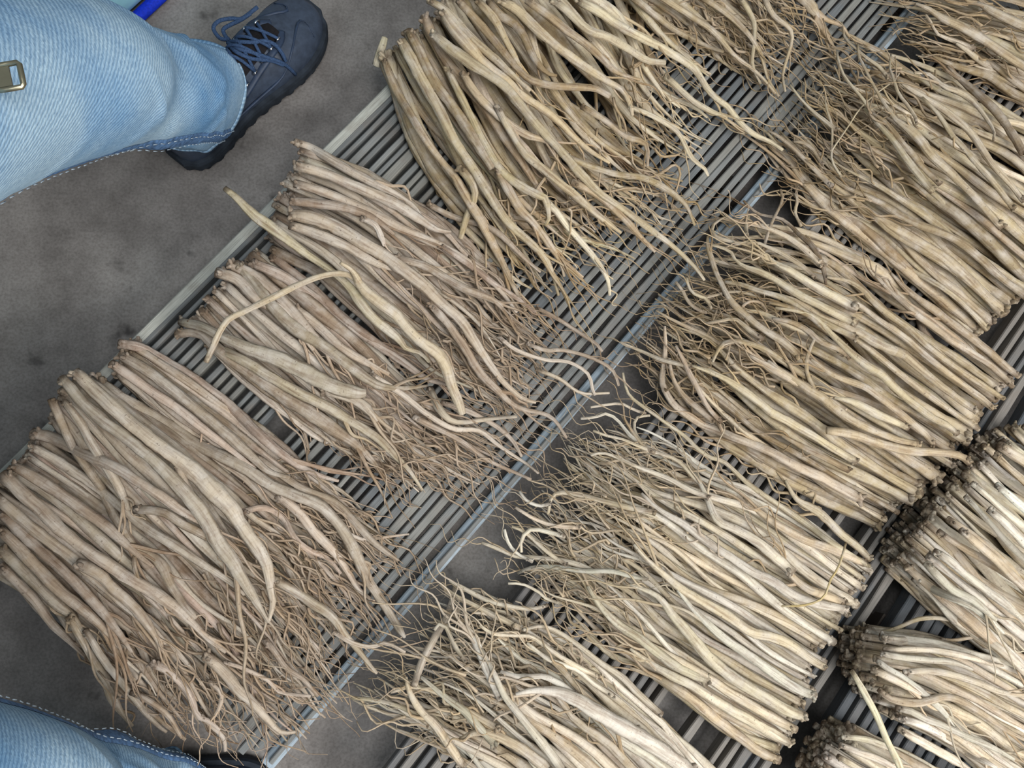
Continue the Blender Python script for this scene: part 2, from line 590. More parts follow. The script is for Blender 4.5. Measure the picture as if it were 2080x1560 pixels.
def build_person():
    global person
    # the body under the clothes: one continuous figure from the feet to the waist
    A, B = np.array([c[:3] for c in LEGS['A']]), np.array([c[:3] for c in LEGS['B']])
    hip = (A[-1] + B[-1]) / 2
    me = bpy.data.meshes.new('person')
    vs, es, rs = [tuple(hip + (0, 0, 0.02)), tuple(hip + (-0.01, 0, 0.12))], [(0, 1)], [0.10, 0.11]
    for L, sgn, toe in ((A, 1, V(600, 75, 0.035)), (B, -1, V(560, 1630, 0.035))):
        pts = [L[-1] + (0, -0.01 * sgn, -0.02), L[-3], L[4], L[2], L[0] + (0, 0, 0.005)]
        rad = [0.075, 0.066, 0.050, 0.046, 0.036]
        ank = Vector(pts[-1])
        pts.append(tuple(ank.lerp(Vector(toe), 0.45)[:2]) + (0.055,))
        pts.append(tuple(ank.lerp(Vector(toe), 0.85)[:2]) + (0.040,))
        rad += [0.030, 0.022]
        b = len(vs)
        vs += [tuple(p) for p in pts]
        rs += rad
        es += [(0, b)] + [(b + i, b + i + 1) for i in range(len(pts) - 1)]
    me.from_pydata(vs, es, [])
    me.materials.append(M_SKIN)
    person = bpy.data.objects.new('person', me)
    COL.objects.link(person)
    sk = person.modifiers.new('skin', 'SKIN')
    for i, q in enumerate(rs):
        me.skin_vertices[0].data[i].radius = (q, q)
    me.skin_vertices[0].data[0].use_root = True
    person.modifiers.new('smooth', 'SUBSURF').levels = 1
    tag(person, 'person standing astride in faded blue jeans and dark lace-up shoes, only the legs in view', 'person')

    mb, grids = MB(), {}
    for k, seed, inner in (('A', 21, -1.25), ('B', 22, 1.25)):
        G, C, T, S, rad = leg_grid(LEGS[k], seed, inner)
        grids[k] = (G, C, T, S, rad, inner)
        ns, nt = G.shape[:2]
        uv = np.stack([wrap(T) * 0.085, C[:, 2][:, None] + 0 * T], -1).reshape(-1, 2)
        mb.add(G.reshape(-1, 3), grid_faces(ns, nt), uv)
        # the inside of the cuff, seen past the hem
        cen = C[:, :3][:, None, :]
        I = cen[:14] + (G[:14] - cen[:14]) * np.array((0.955, 0.955, 1.0))
        ring = np.concatenate([G[:1], I], 0)
        mb.add(ring.reshape(-1, 3), grid_faces(15, nt, True), np.tile(uv[:nt], (15, 1)))
    # seat of the trousers up to the waist
    st = []
    n = 48
    for z, rx, ry in ((-0.10, 0.11, 0.16), (0.0, 0.13, 0.19), (0.08, 0.135, 0.195), (0.16, 0.125, 0.18)):
        a = np.arange(n) / n * 2 * math.pi
        st.append(np.stack([hip[0] - 0.005 + rx * np.cos(a), hip[1] + ry * np.sin(a), hip[2] + z + 0 * a], 1))
    st = np.stack(st)
    mb.add(st.reshape(-1, 3), grid_faces(4, n), np.zeros((4 * n, 2)))
    mb.add(st[0], [tuple(range(n - 1, -1, -1))])
    mb.add(st[-1], [tuple(range(n))])
    jeans = mb.build('jeans', M_DENIM, person)

    for k, (G, C, T, S, rad, inner) in grids.items():
        nt = G.shape[1]
        # turned-up hem with its two rows of thread
        hb = MB()
        cen = C[:, :3][:, None, :]
        rows = [G[0] + (0, 0, -0.0015)]
        for i, off in ((1, 0.0022), (4, 0.0024), (7, 0.0022), (8, 0.0004)):
            d = G[i] - cen[i]
            d[:, 2] = 0
            rows.append(G[i] + d / np.linalg.norm(d, axis=1)[:, None] * off)
        rows = np.stack(rows)
        hb.add(rows.reshape(-1, 3), grid_faces(5, nt), np.tile(np.stack([T[0] * 0.085, 0 * T[0]], 1), (5, 1)))
        hem = hb.build('hem', M_DENIM, jeans)
        # inner leg seam: felled ridge, puckered, with stitching either side
        j0 = int((inner % (2 * math.pi)) / (2 * math.pi) * nt)
        sb, tb = MB(), MB()
        ns = G.shape[0]
        cols = []
        for dj, h in ((-3, 0.0004), (-2, 0.0026), (0, 0.0034), (2, 0.0024), (3, 0.0004)):
            jf = j0 + dj + 9 * np.clip(1 - S[:, 0] / 0.34, 0, 1) * (1 if inner < 0 else -1)
            ja = np.floor(jf).astype(int)
            w = (jf - ja)[:, None]
            P = G[np.arange(ns), ja % nt] * (1 - w) + G[np.arange(ns), (ja + 1) % nt] * w
            d = P - C[:, :3]
            d[:, 2] = 0
            d /= np.linalg.norm(d, axis=1)[:, None]
            pk = 0.0004 * np.sin(np.arange(ns) * 2.1) * (h > 0.001)
            cols.append(P + d * (h + pk)[:, None])
        M = np.stack(cols, 1)
        F = [(i * 5 + q, i * 5 + q + 1, (i + 1) * 5 + q + 1, (i + 1) * 5 + q) for i in range(ns - 1) for q in range(4)]
        seam = sb.add(M.reshape(-1, 3), F, np.zeros((ns * 5, 2))).build('seam', M_SEAM, jeans)
        for q in (1, 3):
            q = int(q)
            P = M[:, q] + (M[:, q] - C[:, :3]) * np.array((0.02, 0.02, 0))
            for i in range(1, ns - 2, 2):
                tb.tube(P[i:i + 2], 0.0006, 4)
        tb.build('stitching', M_THREAD, seam)
    return grids


def shoe(heel, toe, seed):
    """a low hiking shoe from heel to toe (points on the floor); returns its part, a ray tree of the upper, and its axes."""
    h, t = Vector(heel), Vector(toe)
    L = (t - h).length
    ax = (t - h) / L
    ay = Vector((-ax.y, ax.x, 0))

    def W(x, y, z):
        return h + ax * (x * L) + ay * y + Vector((0, 0, z))

    xs = np.array([0.0, 0.02, 0.06, 0.14, 0.26, 0.40, 0.52, 0.64, 0.74, 0.83, 0.90, 0.95, 0.985, 1.0])
    hw = np.array([0.012, 0.024, 0.033, 0.038, 0.037, 0.037, 0.042, 0.048, 0.051, 0.050, 0.044, 0.035, 0.022, 0.008])
    ht = np.array([0.060, 0.078, 0.092, 0.100, 0.104, 0.108, 0.104, 0.094, 0.082, 0.071, 0.063, 0.056, 0.048, 0.040])
    of = np.interp(xs, [0, 0.4, 0.7, 1.0], [0.0, 0.0, -0.002, 0.006])
    K = 60
    x2 = np.concatenate([np.linspace(0, 0.06, 8)[:-1], np.linspace(0.06, 0.93, 44), np.linspace(0.93, 1, 10)[1:]])
    K = len(x2)
    HW, HT, OF = (catmull_1d(xs, q, x2) for q in (hw, ht, of))
    M = 25
    ph = np.linspace(0, math.pi, M)
    vs, fs = [], []
    for i in range(K):
        for p in ph:
            c, s_ = math.cos(p), math.sin(p)
            y = HW[i] * math.copysign(abs(c) ** 0.72, c)
            z = 0.022 + (HT[i] - 0.022) * s_ ** 0.62
            narrow = 1 - 0.30 * max(0, (z - 0.055) / 0.06) * (x2[i] < 0.62) - 0.12 * max(0, (z - 0.05) / 0.05)
            vs.append(W(x2[i], OF[i] + y * narrow, z))
    for i in range(K - 1):
        for j in range(M - 1):
            fs.append((i * M + j, (i + 1) * M + j, (i + 1) * M + j + 1, i * M + j + 1))
    fs.append(tuple(range(M)))
    fs.append(tuple(range(K * M - 1, (K - 1) * M - 1, -1)))
    up = mesh_obj('shoe', vs, fs, M_LEATHER, person, True)
    bvh = BVHTree.FromPolygons([Vector(v) for v in vs], fs)
    # sole with a lugged edge
    n = 120
    out = []
    xx = np.concatenate([x2, x2[::-1]])
    side = np.concatenate([HW + 0.005, -(HW[::-1] + 0.005)])
    oo = np.concatenate([OF, OF[::-1]])
    out = [(x, o + y) for x, o, y in zip(xx, oo, side)]
    cx = 0.5
    rows = []
    m = len(out)
    rg = np.random.default_rng(seed)
    for z, g in ((0.0, -0.002), (0.012, 0.0), (0.0125, 0.0015), (0.028, 0.0025), (0.034, 0.001), (0.035, -0.004)):
        row = []
        for q, (x, y) in enumerate(out):
            lug = 0.0035 if (q // 2) % 2 and z < 0.012 else 0.0
            gx = (x - cx) * (1 + 2 * g / L) + cx
            row.append(W(gx + (0.012 if x >= 1 else -0.012 if x <= 0 else 0) * (g > -0.003), y * (1 + (g - lug) / 0.05), z + 0.001))
        rows.append(row)
    sv = [v for row in rows for v in row]
    sf = []
    for i in range(len(rows) - 1):
        for j in range(m):
            k = (j + 1) % m
            sf.append((i * m + j, (i + 1) * m + j, (i + 1) * m + k, i * m + k))
    sf += [tuple(range(m)), tuple(range(len(rows) * m - 1, (len(rows) - 1) * m - 1, -1))]
    mesh_obj('sole', sv, sf, M_RUBBER, up, False)

    def on(x, y, lift=0.0):
        o = W(x, y, 0.4)
        hit = bvh.ray_cast(o, Vector((0, 0, -1)))
        z = hit[0].z if hit[0] else 0.05
        return np.array(W(x, y, z + lift))

    # rand of rubber round the toe and heel
    def strip(name, pts, w, mt, lift=0.0012, rad=None):
        P = catmull(np.array([on(x, y, lift) for x, y in pts]), 30)
        return MB().tube(P, w, 6, flat=0.45).build(name, mt, up)

    # tongue and the dark mesh in front of the laces
    tg = MB()
    ks = np.linspace(0.40, 0.735, 16)
    ws = np.interp(ks, [0.40, 0.6, 0.735], [0.024, 0.021, 0.015])
    tv, tf = [], []
    for a, w in zip(ks, ws):
        for q in np.linspace(-1, 1, 7):
            tv.append(on(a, q * w, 0.003 + 0.003 * (1 - q * q)))
    for i in range(15):
        for j in range(6):
            tf.append((i * 7 + j, i * 7 + j + 1, (i + 1) * 7 + j + 1, (i + 1) * 7 + j))
    tg.add(tv, tf).build('tongue', M_VAMP, up)
    # eyestays either side of the tongue, eyelets and crossed laces
    for sd in (-1, 1):
        strip('eyestay', [(0.40, sd * 0.031), (0.52, sd * 0.029), (0.62, sd * 0.027), (0.70, sd * 0.021), (0.745, sd * 0.010)], 0.0065, M_LEATHER2, 0.002)
        strip('overlay', [(0.30, sd * 0.036), (0.45, sd * 0.041), (0.60, sd * 0.046), (0.70, sd * 0.040), (0.80, sd * 0.022), (0.86, sd * 0.012), (0.88, sd * 0.022), (0.86, sd * 0.040)], 0.0022, M_LEATHER2, 0.0012)
    rowx = [0.44, 0.505, 0.57, 0.635, 0.695]
    rowy = [0.029, 0.028, 0.0265, 0.0245, 0.020]
    for a, w in zip(rowx, rowy):
        for sd in (-1, 1):
            c = on(a, sd * w, 0.006)
            q = np.linspace(0, 2 * math.pi, 13)[:-1]
            R, r0 = 0.0042, 0.0014
            P = [c + np.array(ax) * R * math.cos(u) + np.array(ay) * sd * 0.3 * R * math.sin(u) + np.array((0, 0, R * 0.9 * math.sin(u))) for u in q]
            MB().tube(np.array(P + P[:1]), r0, 6, cap=False).build('eyelet', M_METAL, up)
    for i in range(4):
        for sd in (-1, 1):
            p0, p1 = (rowx[i], sd * rowy[i]), (rowx[i + 1], -sd * rowy[i + 1])
            P = np.array([on(p0[0] + (p1[0] - p0[0]) * u, p0[1] + (p1[1] - p0[1]) * u, 0.0085 + 0.003 * math.sin(math.pi * u) + 0.0012 * sd) for u in np.linspace(0, 1, 9)])
            MB().tube(P, 0.0026, 6).build('lace', M_LACE, up)
    return up, bvh


def catmull_1d(x, y, xn):
    # monotone-ish smooth interpolation
    m = np.gradient(y, x)
    i = np.clip(np.searchsorted(x, xn) - 1, 0, len(x) - 2)
    h = x[i + 1] - x[i]
    t = (xn - x[i]) / h
    return ((2 * t ** 3 - 3 * t ** 2 + 1) * y[i] + (t ** 3 - 2 * t ** 2 + t) * h * m[i] + (-2 * t ** 3 + 3 * t ** 2) * y[i + 1] + (t ** 3 - t ** 2) * h * m[i + 1])


def cast(bvh, px, py, lift):
    d = (V(px, py, 0.0) - Vector(EYE)).normalized()
    hit = bvh.ray_cast(Vector(EYE), d)
    p = hit[0] if hit[0] else V(px, py, 0.07)
    return np.array(p + Vector((0, 0, lift)))


GRIDS = build_person()
shoe_a, bvh_a = shoe(V(372, 333, 0), V(645, 42, 0), 1)
shoe_b, bvh_b = shoe(V(175, 1572, 0), V(560, 1622, 0), 2)
for pts in ([(466, 95), (486, 106), (514, 114), (541, 123), (569, 132), (585, 139), (602, 158)],
            [(468, 99), (480, 111), (508, 125), (531, 129), (554, 131), (578, 140)],
            [(470, 93), (486, 92), (515, 94), (541, 91), (560, 98), (574, 114), (583, 132)],
            [(470, 88), (451, 86), (437, 66), (449, 51), (474, 46), (495, 46), (526, 23)],
            [(469, 90), (461, 81), (457, 69), (469, 60), (492, 49), (512, 36)]):
    P = catmull(np.array([cast(bvh_a, x, y, 0.011) for x, y in pts]), 30)
    for _ in range(3):
        P[1:-1, 2] = (P[:-2, 2] + P[1:-1, 2] + P[2:, 2]) / 3
    MB().tube(P, 0.0031, 7).build('lace_bow', M_LACE, shoe_a)

# a strap with a metal slider that hangs in front of the thigh
G = GRIDS['A'][0]


def buckle():
    g = GRIDS['A'][0]
    ns, nt = g.shape[:2]
    tree = BVHTree.FromPolygons([Vector(v) for v in g.reshape(-1, 3)], grid_faces(ns, nt))
    d = (V(14, 156, 0.0) - Vector(EYE)).normalized()
    hit = tree.ray_cast(Vector(EYE), d)
    zb = (hit[0].z if hit[0] else 0.6) + 0.03
    c = V(14, 156, zb)
    a, b = V(43, 151, zb) - V(-16, 161, zb), V(18, 181, zb) - V(10, 131, zb)
    ua, ub = a.normalized(), b.normalized()
    ub = (ub - ua * ub.dot(ua)).normalized()
    hl, hw = a.length / 2, b.length / 2
    P = [c + ua * x * hl + ub * y * hw for x, y in ((-1, 0), (-1, -1), (-0.2, -1), (0.86, -1), (1, -0.8), (1, 0), (1, 0.8), (0.86, 1), (-0.2, 1), (-1, 1), (-1, 0))]
    o = MB().tube(np.array([tuple(p) for p in P]), 0.0020, 6).build('strap_slider', M_BRASS, person)
    MB().box(c - ua * hl * 0.35, np.array(ua) * hl * 0.62, np.array(ub) * hw * 0.80, (0, 0, 0.0008)).build('slider_plate', M_BRASS, o, False)
    s0, s1 = c - ua * hl * 0.5, c - ua * 0.16
    MB().box((s0 + s1) / 2 - Vector((0, 0, 0.0022)), np.array((s0 - s1) / 2), np.array(ub) * hw * 0.7, (0, 0, 0.001)).build('strap', M_RUBBER, o, False)


buckle()


# ---------------------------------------------------------------- pale blue bag on the floor behind the knee
def bag():
    e0, e1 = V(378, -32, 0.0), V(268, 70, 0.0)          # its long blue-bound edge on the floor
    ex = (e1 - e0).normalized()
    ey = Vector((ex.y, -ex.x, 0))
    if ey.x > 0:
        ey = -ey
    L, Wd, H = 0.34, 0.17, 0.16
    c = (e0 + e1) / 2 - ex * 0.03 + ey * (Wd / 2 + 0.012)
    nx, ny, nz = 14, 10, 10
    bm = bmesh.new()
    bmesh.ops.create_cube(bm, size=2.0)
    bmesh.ops.subdivide_edges(bm, edges=bm.edges[:], cuts=9, use_grid_fill=True)
    r = np.random.default_rng(5)
    for v in bm.verts:
        p = np.array(v.co)
        n6 = (np.abs(p) ** 5).sum() ** (1 / 5)
        p = p / n6
        sag = 1 - 0.10 * max(0, p[2]) + 0.04 * math.sin(5 * p[0] + 2) * max(0, p[2])
        v.co = c + ex * p[0] * L / 2 + ey * p[1] * Wd / 2 + Vector((0, 0, (p[2] * sag + 1) * H / 2 * 0.98 + 0.001))
    me = bpy.data.meshes.new('cloth_bag')
    bm.to_mesh(me)
    bm.free()
    for p in me.polygons:
        p.use_smooth = True
    me.materials.append(M_BAG)
    o = bpy.data.objects.new('cloth_bag', me)
    COL.objects.link(o)
    tag(o, 'pale blue cloth bag with royal blue edging on the floor behind the trouser knee', 'bag')
    P = np.array([tuple(c + ex * x * L / 2 - ey * (Wd / 2 + 0.006) + Vector((0, 0, 0.012))) for x in np.linspace(-1, 1, 12)])
    MB().tube(P, 0.011, 8, flat=0.8).build('edging', M_BLUE, o)
    h = np.array([tuple(c + ex * 0.09 * math.cos(a) + ey * 0.02 + Vector((0, 0, H * 0.92 + 0.06 * math.sin(a)))) for a in np.linspace(0, math.pi, 16)])
    MB().tube(h, 0.005, 6).build('handle', M_BLUE, o)


bag()


# ---------------------------------------------------------------- bunches of dried roots
def smooth_noise(r, n, amp, waves):
    """a soft sway sideways: n samples, about `waves` swings along them."""
    x = np.linspace(0, 1, n)
    y = np.zeros(n)
    for k, a in ((0.35, 0.9), (0.7, 0.75), (1.0, 0.45)):
        y += a * r.normal() * np.sin(math.pi * waves * k * r.uniform(0.75, 1.25) * x + r.uniform(0, 6.283))
    return amp * y


def grow_branches(mb, r, P, R, zfloor, amount, reach, curl):
    """thin rootlets leaving the outer part of a root; P, R: its path and radii."""
    n = len(P)
    k = r.poisson(amount)
    for _ in range(k):
        i = int(n * r.uniform(0.45, 0.88))
        i = min(max(i, 2), n - 3)
        T = P[i + 1] - P[i - 1]
        T /= np.linalg.norm(T) + 1e-9
        sd = np.array((T[1], -T[0], 0))
        ang = r.normal(0, 0.17)
        D = T * math.cos(ang) + sd * math.sin(ang)
        ln = reach * r.uniform(0.35, 1.0)
        m = 16
        s = np.linspace(0, 1, m)
        Q = P[i][None] + D[None] * (s * ln)[:, None]
        side = smooth_noise(r, m, 0.0075 * curl, 4.5) * s ** 0.7
        Q = Q + sd[None] * (side - side[0])[:, None]
        Q[:, 2] = P[i][2] + smooth_noise(r, m, 0.006 * curl, 3) * s - 0.012 * s
        Q[:, 2] = np.maximum(Q[:, 2], zfloor + 0.0015)
        rad = min(R[i] * 0.68, 0.0044) * r.uniform(0.45, 1.0)
        mb.tube(Q, rad * (1 - 0.7 * s ** 0.8), 5, uv0=2.2 + r.uniform())


def root_mesh(r, P, R, zfloor, branches=2.0, reach=0.14, curl=1.0, sides=8, flat=None, rough=0.05, uv0=0.0):
    mb = MB()
    mb.tube(P, R, sides, flat=flat or r.uniform(0.72, 0.95), rough=rough, uv0=uv0, r=r)
    if uv0 == 0.0 and len(P) > 6:            # warty crown where the stems were cut away
        T = (P[1] - P[0]) / (np.linalg.norm(P[1] - P[0]) + 1e-9)
        for _ in range(r.integers(2, 5)):
            d = r.normal(0, 1, 3)
            d -= T * (d @ T)
            d /= np.linalg.norm(d) + 1e-9
            d[2] = abs(d[2])
            c = P[0] + T * r.uniform(0.0, 0.010) + d * R[0] * 0.8
            mb.tube(np.array([c - d * R[0] * 0.4, c, c + (d - T * 0.6) * R[0] * r.uniform(0.3, 0.7)]), np.array((0.55, 0.5, 0.28)) * R[0], 5)
    if branches:
        grow_branches(mb, r, P, R, zfloor, branches, reach, curl)
    return mb


def tint_of(r, base, spread=1.0):
    m = np.mean(base, 0)
    c = m + (np.array(base[r.integers(len(base))], float) - m) * np.array((1, 1, 1)) * 0.8 + r.normal(0, 1.2 * spread, 3) + r.normal(0, 13 * spread)
    return srgb(*c.clip(30, 250))


TAN = [(208, 190, 156), (196, 174, 138), (216, 202, 172), (186, 162, 128)]
GREY = [(192, 175, 154), (180, 160, 138), (204, 190, 170), (166, 146, 124), (188, 170, 148)]
PALE = [(220, 208, 184), (210, 194, 164), (198, 178, 146), (228, 220, 204)]
OLIVE = [(196, 178, 146), (182, 163, 130), (168, 148, 118), (206, 190, 160)]
BUNDLES = {}


class Bundle:
    """sections: rows of pixels across the bunch, from the cut ends to the tips, read on its top surface; h: heights of the pile there."""

    def __init__(s, key, label, sections, h, n, rad, tint, seed, base=DECK, layers=5, branches=2.2, reach=0.14, curl=1.0,
                 wob=1.0, fine=45, neat=0.004, arch=0.5, knob=0.98, pinch=0.80):
        s.key, s.base, s.tint, s.curl, s.reach, s.branches = key, base, tint, curl, reach, branches
        s.knob, s.pinch = knob, pinch
        r = s.r = np.random.default_rng(seed)
        s.U = 25
        rows = [catmull(q, s.U) for q in sections]
        G = np.stack(rows)                                    # sections x U x 2
        s.T = 41
        s.G = np.stack([catmull(G[:, u], s.T) for u in range(s.U)], 1)   # T x U x 2 pixels
        u = np.linspace(0, 1, s.U)
        edge = (1 - np.abs(2 * u - 1) ** 2.6) ** arch
        hh = np.interp(np.linspace(0, 1, s.T), np.linspace(0, 1, len(h)), h)
        s.H = hh[:, None] * (0.22 + 0.78 * edge[None])
        s.W = un(s.G[..., 0], s.G[..., 1], base + s.H)        # the top surface in the room
        mid = s.W[s.T // 2, s.U // 2]
        s.root = empty('root_bunch', (s.W[0, s.U // 2, 0], s.W[0, s.U // 2, 1], base), label, 'bunch of roots', 'bunches of dried roots')
        BUNDLES[key] = s
        per = max(4, int(math.ceil(n / layers)))
        for L in range(layers):
            f = 0.86 if L == layers - 1 else 0.60 * (L + 0.4) / (layers - 1.4) if layers > 2 else 0.3
            k = per if L < layers - 1 else int(per * 0.55)
            for j in range(k):
                uu = (j + 0.5 + r.normal(0, 0.22)) / k
                s.grow(uu, f, rad, r, wob, neat)
        if fine:
            s.hairs(fine)

    def at(s, t, u):
        t = np.clip(t, 0, 1) * (s.T - 1)
        u = np.clip(u, 0, 1) * (s.U - 1)
        i, j = np.minimum(t.astype(int), s.T - 2), np.minimum(u.astype(int), s.U - 2)
        a, b = (t - i)[:, None], (u - j)[:, None]
        g = lambda X: (X[i, j] * (1 - a) * (1 - b) + X[i + 1, j] * a * (1 - b) + X[i, j + 1] * (1 - a) * b + X[i + 1, j + 1] * a * b)
        return g(s.W), g(s.H[..., None])[:, 0]

    def grow(s, uu, f, rad, r, wob, neat):
        n = 24
        t0, t1 = max(0, r.normal(0, neat)), r.uniform(0.78, 1.0)
        t = np.linspace(t0, t1, n)
        drift = r.normal(0, 0.07 * wob)
        u = uu + drift * t ** 1.2 + smooth_noise(r, n, 0.022 * wob, 3) * np.minimum(1, t * 3)
        P, H = s.at(t, u)
        x = np.linspace(0, 1, n)
        T = np.gradient(P, axis=0)
        sd = np.stack([T[:, 1], -T[:, 0], 0 * T[:, 0]], 1)
        sd /= np.linalg.norm(sd, axis=1)[:, None] + 1e-9
        P = P + sd * (smooth_noise(r, n, 0.0050 * s.curl, 7) * x ** 1.5)[:, None]
        r0 = 0.94 * rad * r.lognormal(0, 0.24)
        taper = np.interp(x, [0, 0.03, 0.07, 0.25, 0.55, 0.75, 1], [s.knob, s.knob * 1.08, s.pinch, 1.0, 0.88, 0.55, 0.14])
        R = r0 * taper * (1 + smooth_noise(r, n, 0.07, 9))
        P[:, 2] = s.base + R + f * np.maximum(H - 2 * r0, 0.002) + r.normal(0, 0.003) + smooth_noise(r, n, 0.0045, 3) * np.minimum(1, x * 4 + 0.2)
        P[:, 2] = np.maximum(P[:, 2], s.base + R * 0.9)
        ob = root_mesh(r, P, R, s.base, s.branches, s.reach, s.curl).build('root', M_ROOT, s.root)
        ob.color = tint_of(r, s.tint)

    def hairs(s, k):
        r, mb = s.r, MB()
        for _ in range(k):
            n = 14
            a = r.uniform(0.55, 0.85)
            t = np.linspace(a, a + r.uniform(0.12, 0.32), n)
            u0 = r.uniform(0.02, 0.98)
            u = u0 + r.normal(0, 0.10) * np.linspace(0, 1, n) + smooth_noise(r, n, 0.03, 3)
            P, H = s.at(t, u)
            x = np.linspace(0, 1, n)
            T = np.gradient(P, axis=0)
            if np.linalg.norm(T[-1]) < 1e-6:
                T[-1] = T[0]
            over = np.maximum(0, t - 1)
            D = (s.W[-1, int(np.clip(u0, 0, 1) * (s.U - 1))] - s.W[-6, int(np.clip(u0, 0, 1) * (s.U - 1))]) / (5 / (s.T - 1))
            P = P + D[None] * over[:, None]
            sd = np.array((D[1], -D[0], 0)) / (np.linalg.norm(D) + 1e-9)
            P = P + sd[None] * smooth_noise(r, n, 0.006 * s.curl, 5)[:, None]
            P[:, 2] = s.base + 0.002 + H * r.uniform(0.5, 1.05) + smooth_noise(r, n, 0.005 * s.curl, 4)
            P[:, 2] = np.maximum(P[:, 2], s.base + 0.002)
            mb.tube(P, r.uniform(0.0010, 0.0024) * (1.1 - 0.7 * x), 4, uv0=2.2 + r.uniform())
        ob = mb.build('rootlets', M_ROOT, s.root)
        ob['kind'] = 'stuff'
        ob.color = srgb(*np.mean(s.tint, 0))

    def height(s, px, reach=None):
        """surface height of the pile under pixels px (n x 2)."""
        g = s.G.reshape(-1, 2)
        d = ((px[:, None, :] - g[None]) ** 2).sum(-1)
        i = d.argmin(1)
        far = np.sqrt(d[np.arange(len(px)), i])
        h = s.H.reshape(-1)[i]
        if reach:
            return np.where(far < reach, h, 0)
        return h * np.clip(1 - far / 260, 0.1, 1)

    def hero(s, pts, dz=0.0, cut=False, col=None, branches=None, name='root', parent=None, z=None, crown=True):
        """one root followed through the photograph: rows of x, y, width in pixels, from its cut end to its tip."""
        P, R = trace(pts, s, dz, z)
        r = s.r
        n = len(R)
        thick = R[-1]
        if not cut:
            R = R * np.interp(np.linspace(0, 1, n), [0, 0.72, 1], [1, 1, min(1.0, 0.0022 / R[-1]) if R[-1] > 0.0022 else 1.0])
        mb0 = root_mesh(r, P, R, s.base, (0 if cut else s.branches * 0.5) if branches is None else branches, s.reach * 0.8, s.curl,
                       uv0=0.0 if crown else 0.4, rough=0.06)
        if not cut and thick > 0.004:            # a stout root ends by splitting into several thin ones
            for q in range(3):
                i = n - 1 - r.integers(2, max(3, n // 4))
                T = P[-1] - P[-4]
                ln = np.linalg.norm(P[-1] - P[i]) + s.reach * r.uniform(0.35, 0.8)
                T = T / np.linalg.norm(T)
                sd = np.array((T[1], -T[0], 0))
                a = r.normal(0, 0.25)
                D = T * math.cos(a) + sd * math.sin(a)
                x = np.linspace(0, 1, 18)
                Q = P[i] + D * (x * ln)[:, None] + sd * (smooth_noise(r, 18, 0.006 * s.curl, 4) * x)[:, None]
                Q[:, 2] = np.maximum(P[i][2] + smooth_noise(r, 18, 0.005, 3) * x - 0.018 * x, s.base + 0.002)
                mb0.tube(Q, R[i] * r.uniform(0.4, 0.6) * (1 - 0.75 * x), 6, uv0=2.2 + r.uniform())
        ob = mb0.build(name, M_ROOT, s.root if parent is None else parent)
        ob.color = srgb(*col) if col else tint_of(r, s.tint)
        return ob


def trace(pts, bun=None, dz=0.0, z=None, step=14.0):
    p = np.asarray(pts, float)
    n = int(np.clip(np.linalg.norm(np.diff(p[:, :2], axis=0), axis=1).sum() / step, 8, 46))
    C = catmull(p, n)
    if z is not None:
        zz = np.interp(np.linspace(0, 1, n), np.linspace(0, 1, len(z)), z)
    else:
        zz = bun.base + bun.height(C[:, :2])
        for q in BUNDLES.values():           # a root that strays onto a neighbouring bunch lies on top of it
            if q is not bun:
                zz = np.maximum(zz, q.base + q.height(C[:, :2], 25))
        for _ in range(4):
            zz[1:-1] = (zz[:-2] + zz[1:-1] + zz[2:]) / 3
    w = C[:, 2] * 0.92
    Q = un(C[:, 0], C[:, 1], zz)
    R = w / 2 / F_PX * depth(Q)
    if z is None:
        zz = zz + 0.35 * R + dz
    Q = un(C[:, 0], C[:, 1], zz)
    return Q, w / 2 / F_PX * depth(Q)


Bundle('top', 'bunch of thick tan roots at the top, with pale chip at its cut end', [
    [(770, 105), (805, 70), (870, 10), (1000, -90), (1150, -180)],
    [(850, 300), (955, 210), (1050, 130), (1160, 30), (1290, -60)],
    [(950, 450), (1080, 380), (1200, 290), (1310, 180), (1390, 90)],
    [(1120, 620), (1280, 530), (1420, 400), (1440, 290), (1450, 150)]],
    [0.085, 0.095, 0.085, 0.05], 90, 0.0082, TAN, 101, branches=2.4, curl=0.8)
Bundle('corner', 'thin curling root tips entering over the rack at the top edge', [
    [(1080, -300), (1240, -400), (1420, -480)],
    [(1230, -60), (1400, -120), (1540, -190)],
    [(1390, 50), (1500, 10), (1600, -50)],
    [(1545, 180), (1610, 150), (1700, 50)]],
    [0.08, 0.08, 0.06, 0.03], 55, 0.0072, OLIVE, 102, layers=4, branches=3.0, curl=1.3)
Bundle('mid_upper', 'neat bunch between jeans shoe and rack, its cut ends stacked above a tilted loose root', [
    [(612, 290), (585, 345), (555, 400), (540, 470)],
    [(740, 340), (720, 420), (690, 500), (650, 560)],
    [(940, 480), (900, 560), (850, 640), (800, 700)],
    [(1130, 690), (1130, 740), (1080, 820), (1010, 860)]],
    [0.085, 0.085, 0.075, 0.045], 80, 0.0068, GREY, 103, branches=2.2)
Bundle('mid_lower', 'bunch under a bent pale rootlet, beside the neat bunch nearest the shoe', [
    [(520, 500), (470, 545), (420, 590), (375, 655)],
    [(650, 610), (600, 670), (540, 730), (480, 760)],
    [(860, 790), (800, 840), (740, 880), (670, 900)],
    [(1090, 940), (1030, 960), (930, 1010), (820, 980)]],
    [0.08, 0.08, 0.065, 0.035], 72, 0.0068, GREY, 104, branches=2.2)
Bundle('low_narrow', 'narrow dull brown bunch on the rack above the widest bunch at the left', [
    [(262, 690), (245, 715), (228, 755)],
    [(400, 780), (370, 820), (330, 850)],
    [(600, 930), (560, 960), (510, 990)],
    [(815, 1110), (800, 1170), (760, 1210)]],
    [0.05, 0.055, 0.05, 0.035], 36, 0.0072, GREY, 105, layers=4, branches=2.0)
